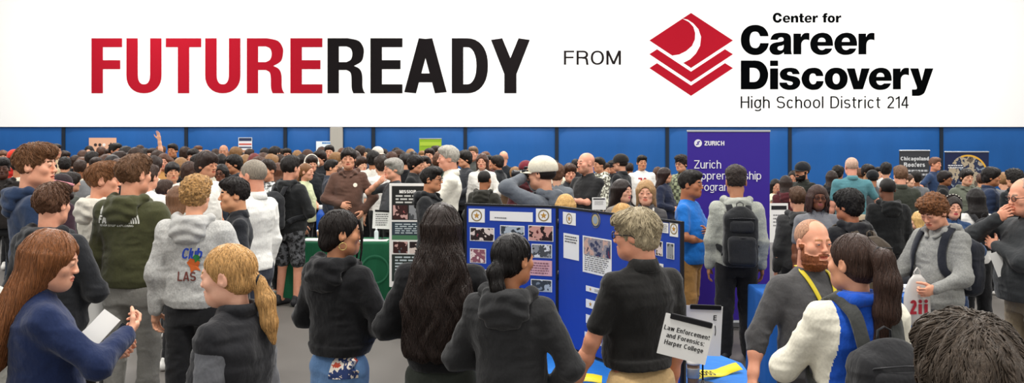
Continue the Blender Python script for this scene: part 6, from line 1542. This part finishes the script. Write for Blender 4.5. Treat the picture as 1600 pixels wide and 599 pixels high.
for i, (px_, lb, c1) in enumerate(((499, 'tall blue water bottle with white cap behind the coffee cup', '#1e4fa8'), (592, 'small clear-white bottle under the little sign on the green table', '#cdd6d8'))):
    x, y = at(px_, 120); hh = (.42, .15)[i]; rr_ = (.055, .028)[i]; b_ = empty('water_bottle', (x, (11.74, 11.45)[i], .752)); tag(b_, lb, 'bottle')
    m_ = MB(); m_.lathe([(rr_*.9, 0), (rr_, .012), (rr_, hh*.68), (rr_*.92, hh*.74), (rr_*.42, hh*.86), (rr_*.38, hh*.9)], 20); m_.build('bottle_body', mat('paint', c1, rough=.25), b_)
    m_ = MB(); m_.lathe([(rr_*.45, hh*.88), (rr_*.45, hh), (rr_*.4, hh*1.01)], 16); m_.build('cap', mat('paint', '#eeeeee', rough=.3), b_)
sg = sign_stand('little white sign with lines of print standing on the green table', None, 122, .24, .235, math.radians(3), 0, None, 1.01, base_z=.752, pxc=597)
flat_text('print', bars(-.09, .09, -.08, .08, 6), -.0022, mat('paint', '#555555'), sg, Matrix.Translation((0, 0, 1.01-.752)))
# poster on its own frame, standing on the floor in front of the green table
x0, yp = at(608, 127); x1, _ = at(698, 127); W_ = x1-x0; zt = zat(287, 127); ps = empty('standing_poster', ((x0+x1)/2, yp, 0), math.radians(-3)); tag(ps, 'white-framed standing poster with black title panel and red-toned photos', 'poster')
m_ = MB(); m_.box((-W_/2, -.006, .22), (W_/2, .006, zt), bev=.003); pp = m_.build('poster_sheet', WHITE, ps)
for sx in (-1, 1):
    m_ = MB(); m_.tube([(sx*W_*.42, .02, 0), (sx*W_*.42, .012, zt-.02)], .010, 8); m_.tube([(sx*W_*.42, .11, 0), (sx*W_*.42, .02, zt-.2)], .008, 8); m_.build('support', mat('paint', '#222222'), ps)
def pz(py): return zat(py, 127)
def pxx(px): return (px-800)/127 - (x0+x1)/2
def block(nm, a, b, c, d, m, off=.0075, par=None):
    q = MB(); q.box((pxx(a), -off, pz(d)), (pxx(b), -off+.0015, pz(c))); return q.build(nm, m, par or pp)
bk = block('title_panel', 612, 694, 291, 344, mat('paint', '#1c1d1c'))
flat_text('lettering', fit(sans('MISSION', 1, .26), pxx(624), pxx(650), pz(302.5), pz(297)), -.0082, WHITE, bk); flat_text('print', bars(pxx(615), pxx(692), pz(319), pz(304), 3, .5), -.0082, mat('paint', '#c8c8c4'), bk)
block('photo_print', 614, 637, 321, 343, mat('photo', '#888888', cols=('#7a3434', '#c9a09a', '#3a2020', '#a05858'), sc=14), .009); block('photo_print', 639, 664, 321, 343, mat('photo', '#888888', cols=PH['d'], sc=14), .009)
t2 = block('text_panel', 612, 694, 347, 368, mat('paint', '#2f3c46')); flat_text('print', bars(pxx(614), pxx(692), pz(366), pz(349), 5, .5), -.0082, mat('paint', '#b8c4c8'), t2)
block('green_band', 612, 694, 368, 375, mat('paint', '#4a7a58')); t3 = block('photo_print', 614, 637, 378, 396, mat('photo', '#888888', cols=('#8a3a34', '#c9a09a', '#3a2020', '#5f6a70'), sc=14), .009)
block('photo_print', 640, 692, 378, 396, mat('photo', '#888888', cols=PH['a'], sc=14), .009); t4 = block('text_panel', 612, 694, 398, 440, mat('paint', '#26302c')); flat_text('print', bars(pxx(614), pxx(692), pz(438), pz(400), 8, .5), -.0082, mat('paint', '#b8c4c8'), t4)

# ---- the long blue table on the other side, with a chair behind it
cloth_table('exhibit_table', [(2.12, 7.42), (3.74, 7.42), (3.74, 8.05), (2.12, 8.05)], .75, '#1b5aa8', 'long blue-draped table behind the bearded man and ponytailed woman')
for i, (px_, c1, w_) in enumerate(((1402, '#e4e2de', .30), (1384, '#7a8ea8', .16), (1222, '#dfe3e6', .18))):
    x, _ = at(px_, 178); m_ = MB(); m_.box((-w_/2, -.11, 0), (w_/2, .11, .02), bev=.003); m_.box((-w_/2+.01, -.10, .021), (w_/2-.02, .10, .035), 1)
    tag(m_.build('booklet_stack', [mat('paint', c1), mat('paint', '#c8ccd4')], None, (x, 7.72, .752), .1*i), ['white booklets stacked on the blue table beside the carrier bag', 'slim blue-grey booklets stacked beside the white booklets', 'pale booklets at the table end near the purple banner'][i], 'booklets')
x, y = at(1403, 158); ch = empty('folding_chair', (x, y, 0), math.radians(178)); tag(ch, 'dark grey folding chair behind the long blue table', 'chair')
m_ = MB(); m_.box((-.20, -.20, .43), (.20, .18, .46), bev=.012); m_.build('seat', mat('paint', '#3c3d40', rough=.5), ch)
v = []; n = 14
for i in range(n+1):
    a = -1+2*i/n
    for yy in (0, .012):
        v += [(a*.215, .215+yy-.03*(1-a*a)*-1, .60), (a*.205, .235+yy+.03*(1-a*a), .80-.02*a*a)]
f = [(4*i, 4*i+4, 4*i+5, 4*i+1) for i in range(n)] + [(4*i+2, 4*i+3, 4*i+7, 4*i+6) for i in range(n)] + [(4*i+1, 4*i+5, 4*i+7, 4*i+3) for i in range(n)] + [(4*i, 4*i+2, 4*i+6, 4*i+4) for i in range(n)]
m_ = MB(); m_.add(v, f, 0, True); m_.build('backrest', mat('paint', '#3c3d40', rough=.5), ch)
for sx in (-1, 1):
    m_ = MB(); m_.tube([(sx*.21, -.22, .0), (sx*.21, .10, .45), (sx*.20, .24, .80)], .012, 8); m_.build('leg', mat('metal', '#55575a'), ch)
    m_ = MB(); m_.tube([(sx*.19, .26, .0), (sx*.19, -.12, .44)], .012, 8); m_.build('leg', mat('metal', '#55575a'), ch)
# white floor signs further back
def floor_sign(label, px, s, ytop_, w_, h_, heading=True):
    x, y = at(px, s); root = empty('floor_sign', (x, y, 0)); tag(root, label, 'sign'); zt = zat(ytop_, s)
    m_ = MB(); m_.box((-w_/2, -.004, zt-h_), (w_/2, .004, zt), bev=.002); o = m_.build('sign_sheet', WHITE, root)
    m_ = MB(); m_.tube([(0, .015, .01), (0, .015, zt-.03)], .012, 8); m_.build('pole', mat('metal', '#66686a'), root); m_ = MB(); m_.lathe([(.16, 0), (.16, .012), (.02, .022), (.015, .05)], 24, (0, .015, 0)); m_.build('foot', mat('metal', '#3c3e40'), root)
    if heading: m_ = MB(); m_.box((-w_*.42, -.0065, zt-h_*.16), (w_*.42, -.004, zt-h_*.06)); m_.build('heading_bar', mat('paint', '#1d1d20'), o)
    flat_text('print', bars(-w_*.35, w_*.35, zt-h_*.6, zt-h_*.25, 4, .35), -.0055, mat('paint', '#777777'), o)
floor_sign('white floor sign with black heading beneath the seated girl in cream', 1217, 118, 318, .24, .52)
floor_sign('small white sign with black heading in front of the folded forearms', 936, 128, 309, .17, .15)
floor_sign('tall white card standing between the olive jacket and curly-haired boy', 1437, 106, 326, .16, .5, False)
# ---------------------------------------------------------------- prints, lanyards and things in hands
def wpos(P, v):
    a = P['root'].rotation_euler.z; k = P['k']; c, s = math.cos(a), math.sin(a); x, y, z = v
    return Vector((P['x'] + k*(c*x - s*y), P['y'] + k*(s*x + c*y), k*z))
# olive hoodie
wrap(GREEN, subdiv(sans('NORTH\nFACE', .052, .26, width=1.0, line=1.12, gap=.06), .02), 1.375, 'print', '#dcdcd2', x0=.165)
wrap(GREEN, subdiv(sans('NEVER STOP EXPLORING', .013, .2, width=1.3, gap=.16), .02), 1.298, 'print', '#dcdcd2', x0=.15)
for i in range(5):
    a0 = .005 + i*.012; P_ = [(.0 - a0*.0, 0)]
    arcp = _arc(0, 0, .075 - i*.015, .085 - i*.015, 90, 0, 8); wrap(GREEN, subdiv(ribbon([(x-.0, z) for x, z in arcp], .009, .009), .02), 1.318, 'print', '#dcdcd2', x0=-.06)
# light grey hoodie
wrap(CLUB, subdiv(sans('Club', .070, .17, width=.85, gap=.02, slant=.25), .02), 1.220, 'script_print', '#2747b0', x0=.035)
wrap(CLUB, subdiv(sans('LAS', .060, .17, width=.9, gap=.06), .02), 1.075, 'print', '#6e3b34', x0=.06)
bird = [(-.05, .02), (-.02, .055), (.02, .05), (.045, .02), (.03, -.01), (.05, -.04), (.01, -.03), (-.02, -.05), (-.025, -.015)]
def fan(poly): cx = sum(p[0] for p in poly)/len(poly); cz = sum(p[1] for p in poly)/len(poly); n = len(poly); return poly + [(cx, cz)], [(i, (i+1) % n, n) for i in range(n)]
wrap(CLUB, fan([(x*.9, z*.9) for x, z in bird]), 1.175, 'bird_print', '#c8622c', x0=-.045); wrap(CLUB, fan([(x*.5+.02, z*.5+.045) for x, z in bird]), 1.175, 'leaf_print', '#2f7a3c', x0=-.045, lift=.006)
# jersey number
wrap(MID['m26'], subdiv(sans('76', .13, .24, width=.95), .02), 1.235, 'number', '#a8323a', side='front', x0=-.09)
wrap(MID['m9'], fan(disc(0, 0, .026, 14)), 1.30, 'chest_badge', '#e6dccb', side='front', x0=.09)
wrap(M7, fan(disc(0, 0, .03, 14)), 1.27, 'chest_badge', '#c79a4c', side='front', x0=.09)
wrap(M6, fan([(-.008, -.03), (.008, -.03), (.008, .03), (-.008, .03)]), 1.28, 'orange_pin', '#d8702c', side='front', x0=.10)
# picture on the seat of the jeans
wrap(GIRL1, subdiv(([(-.075, -.06), (.075, -.05), (.085, .055), (-.06, .06)], [(0, 1, 2, 3)]), .02), .90, 'graphic_patch', '#cc5533', x0=-.10, on='legs', m=mat('photo', '#888888', cols=('#5c7ea8', '#c8482c', '#efe4d6', '#2a3c6c', '#e9d8c0', '#5c7ea8'), sc=26))
# hoop earring
R_, t_ = head_frame(GIRL1['p'], GIRL1['sk']); mb = MB()
for s_ in (-1, 1):
    c = np.array((s_*.084, .012, -.058)); mb2 = MB(); mb2.tube([tuple(R_ @ (c + np.array((0, .019*math.cos(a), .019*math.sin(a)))) + np.array(t_)) for a in [2*PI*i/18 for i in range(19)]], .0022, 6); mb2.build('hoop_earring', mat('metal', '#d8c27a'), GIRL1['root'])
# varsity jacket: cream sleeves on a blue body
me = PONY['top'].data; me.materials.append(mat('fabric', '#e4dfcd')); 
for q in me.polygons:
    c = q.center; lim = .128 + .10 * max(0, 1.40 - c.z) if c.z > 1.0 else .17
    if abs(c.x) > min(lim, .165) and c.z > .8 and c.y < .13: q.material_index = 1
V, Q = surface(chain([(-.06, -.05, 1.455), (-.078, .03, 1.475), (-.05, .095, 1.475), (.05, .095, 1.475), (.078, .03, 1.475), (.06, -.05, 1.455)], [.022, .026, .028, .028, .026, .022], .02), .008)
link('collar_roll', to_mesh('collar_roll', V, Q), mat('fabric', '#1c4fb4'), PONY['top'])
mb = MB(); Rp, tp = head_frame(PONY['p'], PONY['sk']); mb.tube([tuple(Rp @ np.array((.030*math.cos(a), .130, .048+.030*math.sin(a))) + np.array(tp)) for a in [2*PI*i/16 for i in range(17)]], .007, 8); mb.build('hair_tie', mat('paint', '#141418'), PONY['hair'])
# hair tie of the blonde woman
mb = MB(); Rp, tp = head_frame(BLONDE['p'], BLONDE['sk']); mb.tube([tuple(Rp @ np.array((.024*math.cos(a), .127+.004*math.sin(a), -.028+.026*math.sin(a))) + np.array(tp)) for a in [2*PI*i/16 for i in range(17)]], .006, 8); mb.build('hair_tie', mat('paint', '#141418'), BLONDE['hair'])
# lanyards
def lanyard(P, col, label, z0=1.13, tagc='#e8e8e0', w_=.020):
    e = empty('lanyard', P['root'].location, P['root'].rotation_euler.z); e.scale = P['root'].scale; tag(e, label, 'lanyard')
    for s_ in (-1, 1): strap(P, [(s_*.05, .07, 1.47), (s_*.075, -.01, 1.46), (s_*.066, -.09, 1.40), (s_*.035, -.16, 1.27), (0, -.17, z0+.05)], w_, .003, 'neck_strap', mat('paint', col), e, 26, ('top',), .008)
    bv = bvh_of(P['top']); h = bv.ray_cast(Vector((0, -.8, z0)), Vector((0, 1, 0))); y = h[0].y - .012 if h[0] else -.17
    m_ = MB(); m_.box((-.035, y-.003, z0-.09), (.035, y, z0+.02), bev=.001); m_.build('name_card', mat('paint', tagc), e)
lanyard(BEARD, '#c9b52a', 'yellow and black lanyard around the ginger-bearded man\'s neck', w_=.026)
lanyard(MID['m28'], '#dcd8d0', 'white lanyard worn over the grey vest behind the board')
# camera at the eye of the photographer
ph = MID['m20']; hd = wpos(ph, (0, -.155, 1.632)); cm = empty('camera_body', hd, ph['root'].rotation_euler.z); tag(cm, 'black camera held up to the eye by the photographer in the cream cap', 'camera')
m_ = MB(); m_.box((-.07, -.03, -.045), (.07, .03, .045), bev=.012); m_.box((-.025, -.03, .045), (.025, .028, .07), bev=.008); m_.build('body', mat('paint', '#16161a', rough=.4), cm)
m_ = MB(); m_.lathe([(.034, 0), (.036, .01), (.036, .09), (.040, .095), (.040, .12), (.034, .12), (.030, .105)], 22, M=Matrix.Translation((0, -.03, -.004)) @ Matrix.Rotation(math.radians(90), 4, 'X')); m_.build('lens', mat('paint', '#1b1b20', rough=.35), cm)
st = empty('sling_strap', ph['root'].location, ph['root'].rotation_euler.z); st.scale = ph['root'].scale; tag(st, 'black sling strap across the back of the photographer', 'strap')
strap(ph, [(.09, -.10, 1.44), (.10, .03, 1.47), (.05, .13, 1.40), (-.05, .17, 1.25), (-.16, .12, 1.08), (-.19, 0, 1.02)], .065, .010, 'strap_band', mat('fabric', '#1d1e22'), st, 40, ('top',), .012)
# phone and folded paper of the copper-haired woman
wl, wr = COPPER['sk']['WL'], COPPER['sk']['WR']
hp_ = (wpos(COPPER, wl) + wpos(COPPER, wr)) / 2
o = empty('folded_paper', hp_ + Vector((-.060, -.035, .080)), math.radians(-8)); tag(o, 'folded white paper in the hands of the copper-haired woman', 'paper')
Mx = Matrix.Rotation(math.radians(32), 4, 'Y') @ Matrix.Rotation(math.radians(-35), 4, 'X')
m_ = MB(); m_.box((-.045, -.0008, -.07), (.045, .0008, .065), 0, Mx); m_.box((-.045, .002, -.07), (.040, .0036, .060), 0, Mx @ Matrix.Rotation(.07, 4, 'Y')); m_.build('sheet', WHITE, o)
o = empty('mobile_phone', hp_ + Vector((.0, -.01, .01)), math.radians(-20)); tag(o, 'black mobile phone held under the folded paper', 'phone')
Mx = Matrix.Rotation(math.radians(24), 4, 'Y') @ Matrix.Rotation(math.radians(-25), 4, 'X')
m_ = MB(); m_.box((-.036, -.0045, -.074), (.036, .0045, .074), 0, Mx, bev=.004); m_.build('phone_body', mat('paint', '#101114', rough=.2), o)
m_ = MB(); m_.box((-.033, -.0052, -.070), (.033, -.0046, .070), 0, Mx); m_.build('screen', mat('paint', '#1c222c', rough=.08), o)
# carrier bag of the curly-haired boy
hw = (wpos(BAGBOY, BAGBOY['sk']['WL']) + wpos(BAGBOY, BAGBOY['sk']['WR'])) / 2; bx, by = at(1433, 222)
bg_ = empty('carrier_bag', (bx, by, 0), math.radians(8)); tag(bg_, 'white plastic carrier bag with dark red 2 and figures held by the curly-haired boy', 'bag')
zt_, zb_ = zat(444, 222), zat(508, 222)
v = []; n = 28; rows_ = [(zb_, .66, .5), (zb_+.012, .93, .9), (zb_+.10, 1.0, 1.0), (zb_+.20, .98, .9), (zt_-.03, .90, .6), (zt_+.03, .62, .45), (zt_+.065, .28, .3)]
for z, a, b in rows_:
    for i in range(n):
        t = 2*PI*i/n; q = 2.8; c_, s_ = math.cos(t), math.sin(t); rr_ = 1 + .03*math.sin(i*2.3 + z*30)
        v.append((math.copysign(abs(c_)**(2/q), c_)*.095*a*rr_, math.copysign(abs(s_)**(2/q), s_)*.045*b*rr_, z))
m_ = MB(); m_.add(v, [tuple(range(n-1, -1, -1)), tuple(range(6*n, 7*n))] + [(j*n+i, j*n+(i+1) % n, (j+1)*n+(i+1) % n, (j+1)*n+i) for j in range(6) for i in range(n)], 0, True); bo = m_.build('bag_body', mat('paint', '#c3bfba', rough=.35), bg_)
for s_ in (-1, 1): m_ = MB(); m_.tube([(s_*.018, 0, zt_+.05), (s_*.024, .0, zt_+.085), (0, 0, zt_+.115)], .006, 8, 0, .5); m_.build('handle', mat('paint', '#c3bfba', rough=.35), bg_)
vt, ft = fit(sans('2', 1, .24, width=1.0), -.085, -.035, zb_+.085, zb_+.185); flat_text('lettering', (vt, ft), -.050, mat('paint', '#9c2230'), bo)
for cx in (-.008, .036):
    fg = ribbon([(cx, zb_+.085), (cx, zb_+.155)], .026, .02); flat_text('lettering', fg, -.050, mat('paint', '#9c2230'), bo); m_ = MB(); m_.prism(disc(cx, zb_+.174, .013, 14), -.052, -.050); m_.build('lettering', mat('paint', '#9c2230'), bo)
# folded sheet hanging from the olive-hoodie boy's hand
h = wpos(GREEN, GREEN['sk']['WL']) ; o = empty('folder', (h.x - .03, h.y - .09, h.z - .33), math.radians(14)); tag(o, 'white folder hanging from the hand of the olive-hoodie boy', 'folder')
m_ = MB(); m_.box((-.09, -.004, 0), (.09, .004, .27), 0, Matrix.Rotation(.18, 4, 'Y')); m_.box((-.085, -.010, .01), (.09, -.006, .262), 0, Matrix.Rotation(.15, 4, 'Y')); m_.build('folder_cover', WHITE, o)
# sheet in the bald man's hand
hw_ = wpos(M52, M52['sk']['WL']); o = empty('white_sheet', hw_ + Vector((.0, -.06, -.05)), math.radians(-12)); tag(o, 'white printed sheet held low by the bald man with glasses', 'paper')
m_ = MB(); m_.box((-.075, -.001, -.15), (.075, .001, .03), 0, Matrix.Rotation(-.35, 4, 'Y')); m_.build('sheet', WHITE, o)
# headphones, headband studs, scarf
R6, t6 = head_frame(MID['m66']['p'], MID['m66']['sk']); hp = empty('headphones', MID['m66']['root'].location, MID['m66']['root'].rotation_euler.z); hp.scale = MID['m66']['root'].scale; tag(hp, 'big white headphones over the dark hair of a boy near the pillar', 'headphones')
m_ = MB(); m_.tube([tuple(R6 @ np.array((.104*math.cos(a), .01, .028+.118*math.sin(a))) + np.array(t6)) for a in [PI*i/16 for i in range(17)]], .012, 8); m_.build('band', mat('paint', '#e6dfd2'), hp)
for s_ in (-1, 1): m_ = MB(); c = R6 @ np.array((s_*.100, .01, .0)) + np.array(t6); m_.lathe([(.02, -.018), (.038, -.015), (.040, .0), (.038, .015), (.02, .018)], 18, M=Matrix.Translation(Vector(c)) @ Matrix.Rotation(PI/2, 4, 'Y')); m_.build('ear_cup', mat('paint', '#e6dfd2'), hp)
R7, t7 = head_frame(M47['p'], M47['sk']); mb = MB()
pts = [(.094*math.sin(a), .012-.02*0, .050+.094*math.cos(a)) for a in [-1.35+2.7*i/16 for i in range(17)]]
mb.tube([tuple(R7 @ np.array(q) + np.array(t7)) for q in pts], .009, 8); hb = mb.build('headband', mat('paint', '#2a2226'), M47['hair'])
mb = MB(); 
for q in pts[2:-2:2]: mb.lathe([(.006, -.004), (.009, 0), (.006, .005), (.001, .007)], 8, M=Matrix.Translation(Vector(R7 @ (np.array(q)*1.0 + np.array((0, -.006, .004))) + np.array(t7))))
mb.build('headband_studs', mat('paint', '#d8d2c4', rough=.2), M47['hair'])
# knit beanies with turned-up brims
def beanie(P, col, brim, label):
    R_, t_ = head_frame(P['p'], P['sk']); e = empty('knit_beanie', P['root'].location, P['root'].rotation_euler.z); e.scale = P['root'].scale; tag(e, label, 'hat')
    V, Q = surface([ell((0, .022, .060), (.098, .116, .094), .02), plane((0, -.25, -.97), .040)], .008); link('crown', to_mesh('beanie', xform(V, R_, t_), Q), mat('fabric', col), e)
    m_ = MB(); m_.tube([tuple(R_ @ np.array((.097*math.cos(a), .022+.113*math.sin(a), .052-.028*-math.sin(a)*-1)) + np.array(t_)) for a in [2*PI*i/26 for i in range(27)]], .017, 8, 0, 1.0); m_.build('brim', mat('fabric', brim), e)
beanie(MID['m74'], '#2c2226', '#c9838c', 'dark beanie with pink brim on the girl beside the tall boys')
beanie(MID['m88'], '#3a2a22', '#3a2a22', 'dark brown knit beanie left of the lime green banner')
# ---------------------------------------------------------------- light, camera
w = bpy.data.worlds.new('hall_light'); scene.world = w; w.use_nodes = True
bg = w.node_tree.nodes['Background']; bg.inputs[0].default_value = (1, .985, .96, 1); bg.inputs[1].default_value = .85
def lamp(name, loc, size, power, rot=(0, 0, 0), col=(1, .97, .92), sy=None):
    l = bpy.data.lights.new(name, 'AREA'); l.shape = 'RECTANGLE'; l.size = size; l.size_y = sy or size; l.energy = power; l.color = col
    o = bpy.data.objects.new(name, l); COL.objects.link(o); o.location = loc; o.rotation_euler = rot; return o
for ix in (-10, 0, 10):
    for iy in (3, 10, 17, 23):
        lamp('high_bay_lamp', (ix, iy, 8.2), 1.6, 420)
for ix in (-13.5, -4.5, 4.5, 13.5):   # unseen fill lamps, added to bring the banner up to white
    lamp('wall_washer', (ix, YW - 3.0, 7.9), 8.5, 14, (math.radians(55), 0, 0), (1, 1, 1), .5)
cam = bpy.data.cameras.new('camera'); co = bpy.data.objects.new('camera', cam); COL.objects.link(co); scene.camera = co
co.location = (0, 0, HC); co.rotation_euler = (PI/2, 0, 0)
cam.sensor_width = 36; cam.lens = 36 * F / 1600; cam.shift_y = -(299.5 - YH) / 1600; cam.clip_end = 200
vs = scene.view_settings; vs.view_transform = 'Standard'; vs.look = 'None'; vs.gamma = 1; vs.use_curve_mapping = False; vs.exposure = 0
